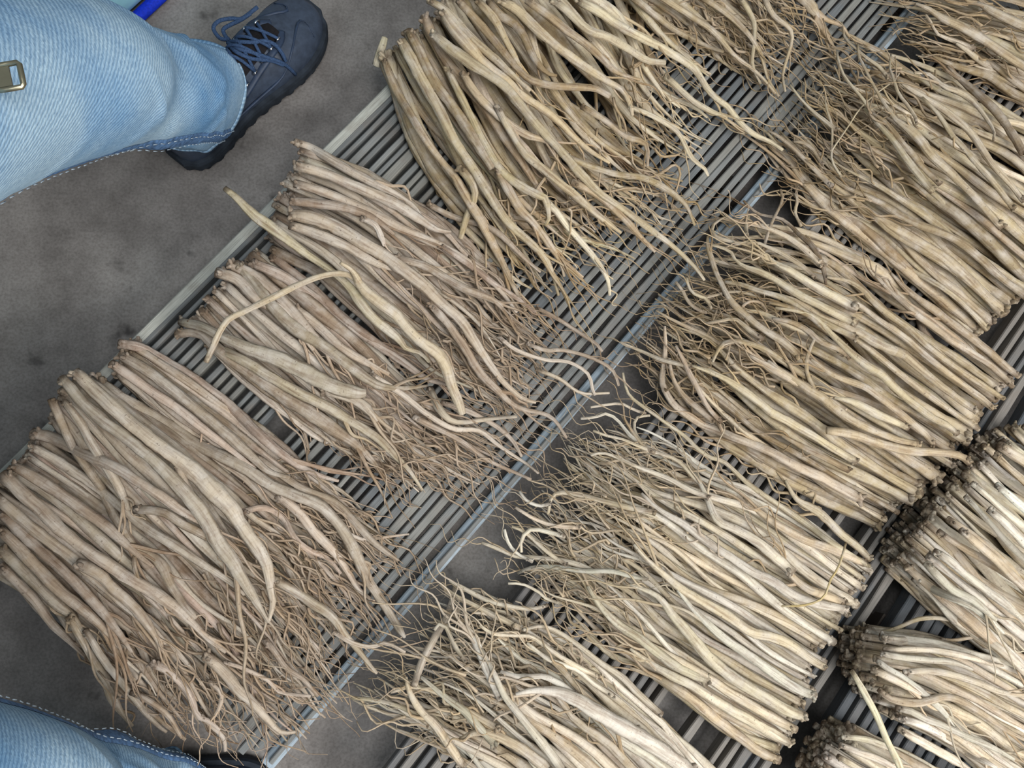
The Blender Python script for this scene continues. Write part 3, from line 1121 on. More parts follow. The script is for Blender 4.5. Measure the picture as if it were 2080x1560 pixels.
Bundle('low_wide', 'wide greyish bunch with a forked pale root across it, left rack end', [
    [(185, 775), (150, 765), (115, 795), (98, 845)],
    [(400, 920), (350, 940), (290, 960), (210, 1000)],
    [(600, 1080), (540, 1120), (470, 1150), (390, 1190)],
    [(800, 1290), (730, 1350), (640, 1420), (560, 1400)]],
    [0.085, 0.10, 0.085, 0.045], 84, 0.0074, GREY, 106, branches=2.4)
Bundle('low_floor', 'bunch overhanging the rack end above the concrete by the lower trouser leg', [
    [(65, 880), (20, 940), (-45, 1020), (-110, 1120)],
    [(220, 1000), (150, 1070), (90, 1130), (20, 1190)],
    [(440, 1200), (370, 1260), (290, 1310), (190, 1350)],
    [(700, 1430), (590, 1530), (440, 1520), (300, 1480)]],
    [0.07, 0.07, 0.06, 0.03], 84, 0.0075, GREY, 107, branches=2.2, curl=1.1)
Bundle('right_corner', 'bunch cropped by the upper right corner of the view', [
    [(2560, 140), (2480, 260), (2420, 380)],
    [(2180, -60), (2170, 80), (2160, 220)],
    [(2000, -90), (1990, 20), (1990, 130)],
    [(1790, -140), (1800, -20), (1870, 95)]],
    [0.08, 0.09, 0.08, 0.05], 60, 0.0078, OLIVE, 108, branches=2.0)
Bundle('right_top', 'olive bunch with a dense frizz of tips, below the cropped corner bunch', [
    [(2330, 400), (2200, 520), (2090, 612), (1995, 680)],
    [(2110, 250), (2010, 350), (1920, 450), (1850, 550)],
    [(1880, 130), (1800, 220), (1740, 310), (1690, 420)],
    [(1690, 50), (1630, 150), (1600, 230), (1540, 260)]],
    [0.085, 0.095, 0.085, 0.05], 115, 0.0070, OLIVE, 109, branches=2.8, curl=1.2)
Bundle('right_mid', 'bunch on the right rack with a thick whitish root lying near its cut ends', [
    [(2072, 765), (2000, 880), (1950, 950), (1880, 1010), (1795, 1070)],
    [(1890, 622), (1835, 735), (1780, 840), (1710, 920), (1625, 985)],
    [(1670, 478), (1605, 600), (1540, 720), (1480, 810), (1440, 870)],
    [(1420, 440), (1370, 540), (1330, 610), (1290, 650), (1290, 710)]],
    [0.09, 0.095, 0.08, 0.045], 115, 0.0070, OLIVE, 110, branches=2.8, curl=1.2, knob=0.88, pinch=0.76)
Bundle('right_low', 'bunch with pinched neat cut ends and a thin strand tied across it', [
    [(1785, 1155), (1755, 1225), (1695, 1330), (1650, 1440), (1590, 1540)],
    [(1620, 1045), (1565, 1130), (1510, 1220), (1470, 1330), (1410, 1440)],
    [(1400, 930), (1340, 1000), (1290, 1080), (1250, 1180), (1220, 1290)],
    [(1230, 850), (1150, 900), (1110, 970), (1060, 1050), (1040, 1150)]],
    [0.085, 0.09, 0.08, 0.045], 125, 0.0062, PALE, 111, branches=2.6, curl=1.4, knob=0.86, pinch=0.72)
Bundle('bottom', 'pale frizzy bunch cropped by the lower edge, its tips over bare floor', [
    [(1600, 1720), (1540, 1800), (1470, 1870), (1390, 1940)],
    [(1300, 1430), (1230, 1500), (1150, 1570), (1060, 1640)],
    [(1090, 1270), (1010, 1350), (930, 1430), (850, 1500)],
    [(910, 1190), (850, 1260), (770, 1350), (690, 1420)]],
    [0.08, 0.09, 0.08, 0.045], 100, 0.0068, PALE, 112, branches=3.0, curl=1.5)
Bundle('far_upper', 'tall stack of thick pale roots with soiled cut ends facing the dark gap', [
    [(2110, 850), (2010, 970), (1960, 1040), (1900, 1120), (1880, 1185)],
    [(2260, 980), (2160, 1080), (2100, 1160), (2040, 1240), (1990, 1290)],
    [(2400, 1100), (2310, 1200), (2250, 1270), (2190, 1350), (2120, 1400)],
    [(2560, 1260), (2480, 1340), (2420, 1420), (2350, 1490), (2290, 1540)]],
    [0.15, 0.15, 0.12, 0.08], 150, 0.0070, PALE, 113, layers=9, branches=0.6, neat=0.025, arch=0.3, fine=0, knob=0.72, pinch=0.68)
Bundle('far_mid', 'whitish untidy bunch below the tall stack, topped by a wavy white root', [
    [(1790, 1285), (1790, 1340), (1800, 1400), (1830, 1465)],
    [(1940, 1310), (1930, 1385), (1940, 1450), (1950, 1520)],
    [(2110, 1390), (2110, 1470), (2110, 1560), (2110, 1640)],
    [(2380, 1540), (2370, 1640), (2360, 1740), (2350, 1820)]],
    [0.13, 0.13, 0.11, 0.07], 84, 0.0072, PALE, 114, layers=7, branches=0.8, neat=0.04, arch=0.35, fine=0, knob=0.78, pinch=0.74)
Bundle('far_low', 'bunch in the lower right corner under a slanting loose stick', [
    [(1740, 1480), (1725, 1520), (1700, 1570), (1680, 1640)],
    [(1880, 1560), (1860, 1610), (1840, 1660), (1810, 1730)],
    [(2010, 1640), (1990, 1700), (1970, 1760), (1940, 1830)],
    [(2230, 1800), (2200, 1860), (2180, 1920), (2150, 1980)]],
    [0.11, 0.11, 0.09, 0.06], 66, 0.0072, PALE, 115, layers=6, branches=0.6, neat=0.04, arch=0.35, fine=0, knob=0.78, pinch=0.74)


# ---------------------------------------------------------------- single roots followed one by one: x y width, cut end first ('r': tip first)
REG = dict(A=(0, 0, 1), B=(700, 0, 2.6), C=(1280, 0, 2.6), D=(300, 250, 2.08), E=(0, 650, 2.311), F=(0, 960, 2.6), G=(640, 960, 2.6), H=(1280, 960, 2.6),
           I=(1200, 380, 4), J=(1560, 560, 4), K=(1200, 700, 4), L=(1560, 0, 4), M=(1560, 1180, 4), N=(1680, 840, 3.9))


def parse(line, reg, rev=False):
    ox, oy, k = REG[reg]
    out, w = [], 30.0
    for q in line.split(','):
        a = [float(x) for x in q.split()]
        if len(a) < 2:
            continue
        w = a[2] if len(a) > 2 else w
        out.append((ox + a[0] / k, oy + a[1] / k, w / k))
    return out[::-1] if rev else out


HEROES = '''
@top B
300 215 60,360 330 75,430 460 70,500 580 65,580 740 60,680 890 55,760 1020 60,860 1170 50,980 1280 55,1060 1360 55,1100 1450 45,1130 1560 35
!340 170 50,400 280 60,470 430 60,540 520 60,620 630 65,700 750 75,790 885 60
810 900 50,870 1010 55,930 1110 55,1000 1180 45,1080 1290 45,1140 1380 40,1160 1460 35
210 320 40,270 470 50,350 610 50,430 740 45,520 860 40,580 930 50,630 1020 60,700 1130 60,760 1240 55,830 1380 55,900 1530 45,960 1640 40
!600 880 50,670 960 45,690 1040 40,650 1130 40,610 1260 38
460 170 45,560 260 70,680 340 75,740 380 60,840 450 60,900 520 60,980 620 55,1080 730 50,1170 830 50,1250 920 55,1350 1020 45,1480 1110 40,1600 1200 45,1720 1290 40,1840 1400 35,1900 1480 25
520 60 55,580 160 70,660 250 75,740 340 60,850 420 55,930 500 50,1040 570 50,1130 640 50,1210 720 45,1300 800 40,1400 860 30
440 0 40,540 60 50,660 190 50,770 290 50,880 390 45,980 480 40
!600 0 45,680 90 50,760 180 50,850 290 45,930 380 40,1000 430 45,1120 455 45,1240 460 45,1330 470 38,1400 510 34
700 0 45,790 100 50,850 210 40,900 300 40,940 380 35
820 0 50,920 60 60,1010 150 60,1090 220 55,1180 290 55,1280 360 50,1390 430 45,1470 480 40,1510 560 40,1520 610 30
760 0 45,820 80 55,900 130 55,950 200 50,990 290 45,1060 380 40,1120 400 30
960 0 45,1060 70 55,1160 150 50,1230 200 45,1330 280 45,1420 370 40,1480 400 35,1560 420 25
!1100 0 50,1200 80 50,1290 160 55,1400 200 55,1500 260 50,1600 320 40,1690 330 36
540 360 40,640 560 45,740 760 45,820 890 45,900 960 55,1000 1020 55,1060 1050 60,1080 1150 40,1060 1190 30
620 380 45,700 500 50,790 590 50,880 660 50,980 720 45,1060 740 40,1150 800 35
800 560 40,880 700 45,960 820 50,1060 900 50,1140 970 50,1230 1040 50,1330 1130 50,1420 1200 40,1460 1230 30
1060 1060 45,1120 1120 40,1180 1200 40,1260 1290 38,1340 1390 35,1390 1480 30,1400 1560 25
1200 960 45,1300 1010 45,1400 1080 45,1500 1180 40,1560 1250 38,1640 1330 30
1690 400 35,1760 460 35,1850 540 35,1940 590 35,2020 620 30
1250 560 36,1380 640 36,1480 720 34,1590 760 34,1600 880 22
1160 820 34,1300 880 40,1440 920 38,1580 940 40,1700 1000 40,1800 1080 34,1850 1190 24
1500 560 30,1640 620 32,1760 700 30,1830 830 28,1900 890 26,1920 930 20
@top A
1173 0 19,1215 23 21,1254 50 21,1296 73 20,1335 92 19,1369 112 18,1410 140 17,1435 178 15,1455 200 15,1476 215 15,1500 245 15,1530 272 16,1565 288 14,1590 305 10
@corner A
1280 -10 16,1330 30 15,1372 62 14,1410 80 12,1440 96 9,1470 105 7
1330 -15 17,1400 30 16,1450 65 14,1490 110 10,1540 150 8,1575 190 6
1420 -10 15,1480 30 15,1520 70 12,1545 110 9,1560 160 7,1582 196 5
1500 -10 14,1530 40 12,1533 80 9,1528 130 8,1545 170 6
1550 -10 14,1570 30 12,1605 60 11,1607 90 8,1590 150 7,1595 185 5
1610 -20 26,1640 5 26,1655 25 26,1664 36 22
@mid_upper D
620 80 35,700 110 45,800 170 45,900 230 40,1020 290 40,1120 350 35,1170 420 30
620 180 45,740 210 50,860 260 50,980 310 55,1060 350 55,1140 400 50,1220 450 40,1280 460 25
620 255 40,740 290 45,860 340 45,970 390 45,1060 440 45,1150 480 40,1240 520 40,1340 580 40,1420 640 35,1500 720 30,1560 800 25
600 330 40,720 340 45,840 360 45,950 400 40,1040 470 35
600 385 50,700 400 65,800 440 65,900 500 65,1000 560 60,1080 620 65,1170 690 60,1240 760 50,1320 830 50,1380 920 45,1440 1010 40,1500 1090 35,1580 1160 30,1640 1180 20
600 430 45,720 470 50,840 520 50,960 590 45,1040 620 35
1040 570 40,1160 600 40,1250 650 40,1340 700 40,1450 740 50,1500 780 35
900 400 30,960 430 30,990 490 30,1000 520 20
1190 760 40,1260 840 40,1340 950 42,1400 1050 40,1480 1130 35,1560 1200 25,1700 1240 20,1770 1330 15
1480 900 20,1560 960 20,1680 1000 18,1780 1010 18,1860 1060 18,1880 1130 16,1890 1150 12
1640 780 22,1720 820 20,1800 870 20,1890 930 18,1920 965 12
1600 930 20,1680 960 20,1760 960 18,1870 990 18,1960 1040 18,1990 1110 14
1640 1040 20,1740 1080 18,1830 1140 16,1950 1140 12
1180 340 30,1300 400 30,1420 430 30,1500 480 28,1580 560 26,1660 630 20
1240 520 30,1360 600 30,1480 690 28,1560 740 26,1640 800 22
@mid_lower D
370 590 45,430 650 50,500 740 60,580 830 60,660 890 60,740 940 55,820 1000 55,900 1060 50,980 1110 45,1080 1120 40,1180 1110 40
1190 1120 35,1220 1190 40,1270 1250 35,1330 1265 25,1440 1250 22,1560 1240 15
290 630 50,380 660 55,460 740 60,560 790 55,640 880 45,700 960 40
340 590 45,440 640 55,520 700 55,600 780 50,680 880 50,760 970 45,850 1040 40
520 530 40,640 590 50,760 650 50,860 730 45,950 820 45,1040 900 40
440 590 45,560 640 50,680 720 50,780 790 50,880 870 50,980 940 45,1080 1010 40,1180 1080 35,1290 1110 25
520 560 40,700 700 45,800 800 45,960 920 40,1080 980 34
620 780 45,720 860 45,820 950 45,920 1010 40,1020 1060 35
!140 840 40,230 860 45,310 900 45,420 950 60,560 1000 75,680 1060 80,780 1110 75,880 1140 60,920 1140 40
120 890 40,220 890 45,290 950 55,380 1020 55,480 1090 55,580 1160 60,680 1220 70,780 1290 65,870 1350 55,950 1430 45,1010 1520 35
260 940 45,400 1000 50,500 1060 50,640 1140 50,760 1200 50,860 1260 45,970 1330 40,1040 1400 35,1100 1460 25,1160 1550 20
740 1130 40,850 1160 45,920 1200 50,970 1260 35
940 1060 30,1080 1150 30,1180 1230 28,1290 1290 26,1400 1300 22,1480 1360 18,1600 1440 14,1650 1480 10
1120 1240 30,1200 1280 28,1320 1340 24,1430 1420 20,1560 1480 14,1620 1505 10
1240 1180 26,1360 1220 26,1470 1280 24,1540 1340 20,1580 1410 12
@low_narrow E
560 110 50,660 130 55,780 200 60,900 270 60,1000 340 55,1100 420 55,1200 520 55,1300 610 50,1400 680 50,1500 730 45,1590 755 35
560 160 50,680 230 55,800 320 55,900 400 55,1000 480 55,1090 560 60,1180 640 50,1260 710 40,1360 740 25
520 200 45,620 270 50,720 340 50,840 420 50,940 500 45,1060 590 45,1200 700 45
1200 640 40,1340 740 40,1440 800 40,1560 850 45,1640 920 45,1720 1010 40,1800 1080 34,1870 1130 20
1600 980 20,1700 1030 20,1800 1020 16,1920 1005 10
@low_wide E
470 290 55,560 360 65,680 430 65,800 500 65,920 580 65,1040 640 65,1160 700 65,1260 770 60,1380 820 60,1500 870 60,1580 950 55,1640 1040 60,1690 1140 60,1740 1240 50,1800 1330 45,1880 1460 35,1900 1490 15
350 240 55,420 310 70,520 400 75,620 490 75,720 570 75,820 640 80,920 720 90,1000 800 100,1080 880 90,1130 960 70,1200 1060 75,1250 1150 70,1270 1250 60,1280 1330 45,1260 1420 30
290 270 50,380 380 60,480 470 60,600 560 60,720 660 60,820 760 70,900 850 80,960 930 80,1020 1040 80,1080 1120 90,1140 1220 90,1200 1320 80,1260 1420 60
!240 370 40,290 480 45,340 590 45,400 680 45,470 780 45,520 890 45,580 990 45,640 1080 45,700 1100 45,760 1150 60,800 1240 50,860 1330 40,920 1400 30
!636 1080 24,630 1150 25,650 1220 20
300 380 35,370 470 45,430 580 45,500 690 45,560 790 50,600 880 45,620 950 40
830 660 40,860 760 50,920 870 50,980 960 50,1040 1060 45,1080 1140 40
1000 800 50,1080 880 45,1140 960 40,1130 1000 30
1140 900 34,1240 880 34,1330 930 34,1380 1020 34,1450 1080 32,1540 1120 30,1600 1190 24
1300 820 45,1400 900 50,1480 1000 50,1560 1080 48,1620 1160 40,1680 1260 30,1740 1310 20
@low_wide F
1080 960 60,1180 1050 65,1260 1150 60,1340 1220 55,1400 1290 45,1480 1370 30,1560 1370 20
1440 560 50,1560 630 55,1650 690 60,1750 760 55,1810 840 45,1900 950 35,1990 1060 25
1400 880 40,1460 960 36,1520 1040 32,1600 1090 26,1680 1180 20
1760 840 30,1860 900 28,1960 920 26,2040 900 24,2140 950 20
1180 1000 25,1300 1040 25,1420 1100 25,1480 1160 22,1640 1180 15
@low_floor E
150 530 55,260 560 60,400 630 55,540 690 55,680 780 50,760 830 55,860 900 50,980 970 45,1080 1060 40
140 590 40,250 650 50,360 720 50,460 790 50,560 870 50,680 970 50,820 1060 48,960 1150 45,1080 1230 40,1150 1290 30
60 680 50,180 750 60,290 820 60,400 900 60,500 970 55,620 1080 50,720 1160 45
10 720 60,90 800 70,180 880 70,280 980 65,380 1060 60,480 1130 65,600 1210 65,720 1280 65,820 1350 60,900 1420 50,980 1500 45,1060 1560 40
-20 830 55,80 920 60,180 1000 60,300 1090 55,400 1170 55,500 1260 50,600 1350 48,700 1430 45,780 1520 40
0 900 50,100 1000 55,200 1090 55,300 1180 55,400 1280 55,480 1370 50,560 1470 50,620 1560 45
0 980 55,90 1070 60,180 1170 60,280 1270 60,380 1350 60,480 1440 55,560 1540 50
0 1070 60,80 1150 60,170 1240 55,260 1330 55,340 1390 45,400 1480 40
0 1150 50,70 1220 50,160 1310 48,240 1420 45,320 1500 40,400 1580 40
360 1140 60,460 1190 60,540 1270 55,620 1340 55,700 1440 50,760 1540 45
630 890 45,760 900 45,860 960 45,960 1010 45,1080 1090 45
@low_floor F
360 760 45,420 860 45,500 1000 45,560 1100 60,600 1200 60,650 1280 35,700 1340 30
450 830 40,540 980 45,620 1080 42,700 1180 40,770 1270 36,850 1350 30,880 1370 25
560 1080 40,700 1200 40,800 1270 30,900 1350 30,980 1410 25
690 1160 35,760 1190 35,850 1250 35,900 1300 30,960 1400 25
800 1000 50,900 1060 40,1000 1170 40,1040 1280 35,1100 1310 30,1160 1360 26
1060 1280 30,1120 1340 28,1180 1400 26,1190 1470 24
1100 1100 28,1170 1170 26,1150 1260 24,1110 1310 20
@right_corner L r
1200 30 60,1300 70 70,1420 150 75,1560 210 80,1700 290 80,1850 390 75,2000 490 75,2160 590 70
1530 350 50,1620 410 60,1720 490 60,1860 560 65,2000 640 65,2160 730 65
1340 450 40,1480 520 60,1650 570 70,1800 620 75,1900 690 80,2000 760 85,2160 830 85
1700 20 60,1820 90 75,1960 160 75,2160 250 75
1280 120 24,1330 190 22,1370 270 24,1450 310 34,1560 350 45,1680 400 50
@right_top A r
1565 290 14,1600 319 20,1626 358 23,1664 400 27,1703 438 27,1737 465 26,1800 513 25,1857 562 24,1920 612 22,1988 670 20
@right_top L r
1000 440 20,990 560 22,1020 640 25,1060 760 28,1130 850 30,1190 940 30,1210 1010 25
730 360 20,740 460 25,790 560 28,850 680 28,930 820 30,1000 920 40,1060 990 55,1130 1030 80,1230 1130 95,1300 1230 95,1390 1320 85,1480 1400 80,1580 1500 75,1680 1600 70,1900 1850 70
1060 650 45,1150 720 60,1250 780 60,1350 840 55,1440 900 60,1540 980 60,1640 1070 60,1720 1180 65,1790 1290 60,1880 1400 55,1980 1510 50,2080 1640 50
1190 590 30,1300 600 40,1400 680 45,1450 710 50,1560 750 60,1660 820 60,1730 900 45,1800 1000 35,1840 1070 25,1830 1140 20
1250 790 40,1340 880 45,1420 980 50,1490 1090 50,1580 1190 50,1680 1310 55,1780 1420 55,1880 1540 55,2000 1700 55
!1900 1000 50,1960 990 60,2080 1020 70,2200 1100 70
850 920 40,940 980 45,1010 1060 50,1090 1160 55,1180 1260 55,1260 1360 50,1400 1500 55
1080 550 10,1040 640 12,880 760 13,750 880 14,650 1030 14,560 1160 15,515 1230 18,530 1330 22,600 1440 28
460 790 12,480 900 18,520 1020 22,520 1150 20,510 1230 20
180 690 20,240 770 24,290 830 26,360 900 30,460 980 36,560 1060 40
210 1150 30,290 1160 38,370 1220 35,410 1290 30,450 1340 30
0 1060 35,90 1110 40,200 1200 40,310 1310 45,400 1400 45,520 1520 50
600 180 18,610 260 20,640 330 22,720 400 24,800 470 28,900 540 34,980 640 40
1460 540 50,1560 640 70,1700 760 75,1830 880 75,1960 1050 75,2080 1250 75
560 420 20,580 520 22,620 620 26,700 720 30,780 820 34,860 930 38
780 880 40,900 1010 50,1020 1140 60,1120 1290 70,1240 1440 70,1340 1560 70
@right_mid J r
1000 -20 55,1120 110 60,1240 200 70,1380 300 75,1520 410 75,1660 510 75,1800 620 70,1920 730 65,2040 820 55
870 0 50,980 110 60,1100 220 60,1240 340 65,1370 430 65,1500 530 70,1640 620 65,1800 720 60,1920 830 55,1990 910 45
480 10 50,640 40 60,760 110 60,860 220 55,1000 330 60,1140 430 60,1280 560 60,1420 670 60,1560 770 60,1700 860 55,1850 960 50,1920 1000 40
500 130 55,640 190 60,760 250 60,900 360 55,1040 450 60,1180 560 60,1320 680 60,1460 790 60,1620 910 55,1760 1010 50,1830 1080 40
0 140 40,140 170 50,280 230 60,420 330 70,560 390 80,700 440 85,840 520 90,980 590 95,1100 640 90,1240 760 80,1400 890 70,1560 1010 65,1700 1110 55
60 260 40,240 290 40,380 340 45,470 430 50,580 540 60,700 650 70,820 740 80,920 800 80,1040 920 75,1180 1040 70,1330 1150 65,1460 1220 60,1540 1290 50
40 350 35,200 380 50,330 450 55,430 540 55,560 590 50,670 670 45
350 680 70,430 740 70,520 800 70,640 850 65,780 900 65,900 980 65,1000 1060 70,1100 1140 70,1200 1220 65,1290 1300 60,1350 1380 50
0 690 60,120 780 75,240 860 80,340 930 85,440 990 85,560 1090 85,680 1170 75,800 1230 70,940 1290 65,1080 1340 60,1240 1370 50
380 510 30,340 600 35,310 700 40,320 800 40,370 900 45,410 960 50
540 990 60,680 1020 75,800 1080 80,920 1140 80,1040 1190 70,1140 1240 60
!480 1260 70,600 1270 85,720 1300 85,860 1350 85,1000 1390 85,1150 1420 85,1300 1430 80,1440 1440 75,1560 1460 65,1640 1520 70
100 1290 40,300 1400 55,480 1490 60,660 1580 60
@right_mid I r
1660 50 30,1680 110 30,1660 200 30,1690 280 28,1710 320 30
1540 20 25,1560 100 25,1520 190 25,1470 290 28,1430 400 30,1400 520 25
1100 240 25,1010 290 30,980 360 35,1030 410 35,1130 440 40,1220 460 35,1340 450 30,1420 480 35,1540 530 45,1640 590 45,1740 660 45,1830 740 40
1240 110 20,1320 190 25,1400 230 25,1530 250 30,1620 310 35,1700 390 40,1800 480 50,1860 590 50,1900 700 40,1910 800 20
1120 270 40,1200 290 40,1300 300 40,1420 330 40,1520 370 50,1620 420 55,1720 490 60,1800 560 60,1880 640 60
!1280 230 40,1260 320 40,1270 400 40
980 470 25,1060 490 28,1140 530 30,1180 600 30,1260 650 40,1380 690 60,1500 750 65,1620 830 70,1740 900 75,1860 960 75,2000 1030 80,2160 1110 80
1400 530 50,1500 620 60,1620 680 75,1740 760 80,1880 840 85,2000 900 90,2160 990 90
950 400 20,950 480 40,980 580 50,1020 700 45,1070 800 45,1120 900 60,1180 970 70,1260 1040 60,1340 1110 65,1440 1180 70,1540 1240 75,1640 1320 80,1700 1390 80
1090 770 30,1220 790 45,1360 840 50,1500 880 55,1640 940 55,1740 1010 50,1860 1080 60,2000 1150 65,2160 1230 65
880 910 15,980 890 20,1080 860 25,1200 850 25,1320 880 25,1420 930 25
1230 970 25,1290 930 28,1380 940 28,1430 1010 22
930 1110 30,1040 1090 30,1160 1070 35,1230 1110 40,1300 1170 50,1400 1240 50
990 1420 30,1030 1330 35,1080 1270 45,1180 1250 45,1320 1280 55,1430 1330 55,1540 1400 60,1640 1470 60,1780 1560 60
1230 1000 35,1380 1020 45,1520 1080 50,1640 1140 50,1780 1200 55,1900 1270 60,2060 1360 60
1450 940 35,1560 960 45,1700 1010 45,1820 1080 50,1930 1180 50,2060 1290 45
690 770 30,750 850 32,790 930 34,860 990 34,940 1020 30
780 740 28,800 820 28,860 880 30,930 900 30,980 990 30
@right_mid K r
600 -150 30,605 -30 40,600 120 55,580 300 60,620 400 65,680 490 65,780 570 70,900 650 70,1040 700 75,1180 760 75,1340 820 80,1480 880 85,1600 950 90,1720 1010 90,1860 1070 95,2000 1150 95,2200 1260 90
690 10 35,750 120 45,800 230 50,860 340 50,900 420 45,960 520 45,1060 630 45
640 110 40,660 250 40,720 370 45,800 460 55,900 540 60,1000 620 60
820 170 40,940 210 50,1080 270 60,1180 330 70,1280 400 75,1380 480 70,1480 560 80,1580 610 80,1700 680 75,1840 760 70,1980 850 70,2160 950 70
1290 90 70,1420 160 75,1540 230 75,1680 310 80,1800 380 85,1920 460 90,2060 550 90
240 -20 20,330 20 26,430 60 30,540 110 36,680 150 40,820 180 40
@right_low K r
260 230 25,280 330 28,320 420 28,420 500 30,520 570 30,640 660 32,760 740 40,860 840 40,960 910 40,1080 950 40,1170 1030 40,1280 1130 45,1420 1230 50,1580 1340 55,1740 1450 55,1900 1570 55,2100 1700 50,2260 1800 46
0 510 20,120 490 25,250 480 25,350 530 25,450 560 25
-80 600 25,40 590 25,110 560 28,190 590 30,250 650 30,300 720 35,370 780 40,420 830 30
250 570 30,300 650 30,350 730 35,420 820 35,520 880 36
480 575 25,380 590 28,350 660 28,380 750 28,440 810 25
20 700 24,130 740 26,260 770 28,400 830 34,540 880 36,700 940 40,820 1060 40,920 1170 40
0 900 22,90 880 24,200 910 28,330 970 34,480 1030 40,640 1090 44,800 1180 46,960 1240 46
@right_low H r
340 0 40,400 120 45,460 250 50,560 300 55,680 370 60,770 450 65,860 530 60
60 110 40,160 200 45,280 270 50,400 360 50,520 440 50,640 520 55,760 580 60,880 660 60,1020 700 55,1150 720 40
800 430 35,840 530 40,930 610 50,1040 650 55,1140 690 45
20 380 35,80 450 40,180 540 45,280 620 50,400 690 55,520 760 60,640 840 60,760 870 60,860 920 60,960 990 50,1030 1030 40
0 590 40,140 650 50,230 760 60,310 850 65,400 960 70,500 1050 70,600 1120 70,720 1190 70,840 1260 65,930 1290 50
250 620 45,350 740 45,480 860 50,620 960 55,760 1060 60,880 1140 55,980 1180 50
0 850 50,140 930 55,280 1010 55,420 1090 55,540 1170 55,660 1240 55,780 1310 55,880 1360 45
0 930 45,160 1040 55,320 1120 60,460 1210 60,600 1290 60,740 1370 60,850 1430 50
0 1030 50,160 1090 55,320 1190 60,440 1290 65,560 1380 60,680 1470 55,790 1520 50
820 40 40,880 140 40,1000 210 50,1110 320 50,1200 390 45,1270 460 40
600 130 40,700 220 45,820 300 48,940 360 50,1080 410 50,1240 480 44
@right_low G r
880 370 18,960 400 22,1060 440 26,1180 450 28,1280 460 30,1400 490 32,1540 560 36
1070 530 20,1150 500 24,1280 500 30,1420 520 30,1560 520 30,1680 550 25,1760 565 20
1080 100 18,1120 150 20,1190 175 20,1250 160 22
1230 220 25,1250 130 25,1300 105 28,1400 120 30,1520 150 30,1680 190 35,1800 210 35
1060 185 18,1150 240 22,1260 280 25,1400 290 28
1040 285 20,1100 310 20,1160 360 22,1240 430 25,1330 490 25
1090 420 22,1090 350 24,1140 300 26,1220 310 28,1320 340 30
1000 300 18,1020 370 20,1070 430 20,1150 470 22
1020 585 16,1100 590 16,1180 630 18,1230 670 20,1300 690 22
1440 600 40,1500 700 45,1600 800 50,1720 880 55,1820 960 55,1940 1040 55,2080 1100 55
@bottom G r
660 590 20,740 650 25,840 700 30,960 760 35,1080 820 38
710 570 20,800 620 28,900 670 30,1000 700 30,1140 720 25,1230 700 20
830 738 16,930 750 22,1040 790 24,1140 850 26,1240 920 28
870 805 18,940 850 22,1060 860 22,1150 870 24,1260 950 28,1360 1010 30,1500 1080 30
1100 830 24,1200 810 26,1300 850 28,1400 920 30,1500 1000 35,1620 1080 40,1720 1180 40,1830 1280 40
1120 900 24,1240 990 28,1380 1040 28,1480 1120 30,1580 1180 30
1060 1170 55,1160 1150 70,1280 1160 75,1380 1200 80,1480 1260 90,1600 1330 95,1740 1410 95,1860 1490 90,2000 1590 85
760 1410 35,860 1370 50,960 1390 55,1060 1440 60,1160 1510 65,1260 1600 65
980 1050 30,1080 1080 35,1200 1075 35,1280 1110 40,1380 1180 40
880 930 40,940 1050 35,1000 1180 40,1080 1280 45,1160 1380 50,1240 1480 55,1320 1590 55
780 820 35,850 900 50,880 980 45,920 1080 40,980 1200 40
630 830 22,650 800 24,690 815 24,720 880 26,760 950 26,800 1000 25
190 1190 30,300 1200 25,400 1220 25,500 1260 25,600 1330 30
480 1080 30,500 1160 40,560 1260 45,640 1340 50,700 1430 50,780 1550 50
400 1160 20,520 1130 25,640 1160 28,760 1230 30,860 1290 35,980 1360 40
560 1080 30,680 1180 35,800 1270 45,860 1340 45,960 1440 50
1210 960 30,1320 1060 36,1440 1190 40,1560 1280 44,1700 1360 46
@far_mid M
900 880 50,980 950 65,1100 980 75,1220 990 75,1340 960 75,1440 940 70,1560 970 65,1680 1040 65,1800 1120 60,1900 1190 60,2100 1300 60
880 640 45,980 720 65,1100 790 65,1220 880 70,1340 980 70,1440 1080 65,1520 1180 60
!940 470 60,1080 490 80,1200 460 60,1340 480 50,1440 510 35
940 560 50,1100 560 60,1300 560 60,1500 590 60,1680 630 55,1780 670 35,1920 690 30
920 590 50,1080 620 60,1280 640 60,1500 660 60,1660 720 50
1100 740 50,1240 730 60,1400 740 65,1560 780 65,1720 830 65,1880 900 60,2100 940 55
840 720 60,960 770 70,1080 830 65,1240 920 60
1060 1110 60,1200 1150 70,1360 1220 75,1520 1320 75,1680 1420 80,1860 1520 80
1060 1200 60,1200 1280 80,1360 1370 85,1520 1460 85,1680 1560 85
1040 1030 50,1160 1060 65,1300 1130 65,1440 1180 60,1600 1260 60,1800 1340 60,2000 1450 60
800 430 20,960 410 30,1080 370 35,1220 310 40,1380 300 40,1540 330 40,1660 360 40
1400 470 20,1520 480 30,1640 460 35,1730 440 35
@far_low M
600 1270 40,760 1280 55,920 1330 60,1100 1400 65,1280 1490 65,1460 1590 65
580 1330 50,760 1400 60,900 1450 65,1060 1530 65
@far_upper N
1340 560 60,1480 680 80,1620 800 80,1800 960 80
1280 760 60,1400 860 75,1540 1000 80,1740 1200 80
850 1090 60,960 1160 75,1100 1280 75,1260 1400 80,1400 1500 80,1600 1680 80
780 1180 60,860 1270 75,1000 1400 75,1160 1480 75,1340 1640 75
720 1340 70,860 1400 75,1000 1460 80,1180 1540 85,1400 1740 85
1060 920 60,1200 1040 75,1340 1160 80,1500 1320 80,1700 1500 80
'''
_b = _reg = None
_rev = False
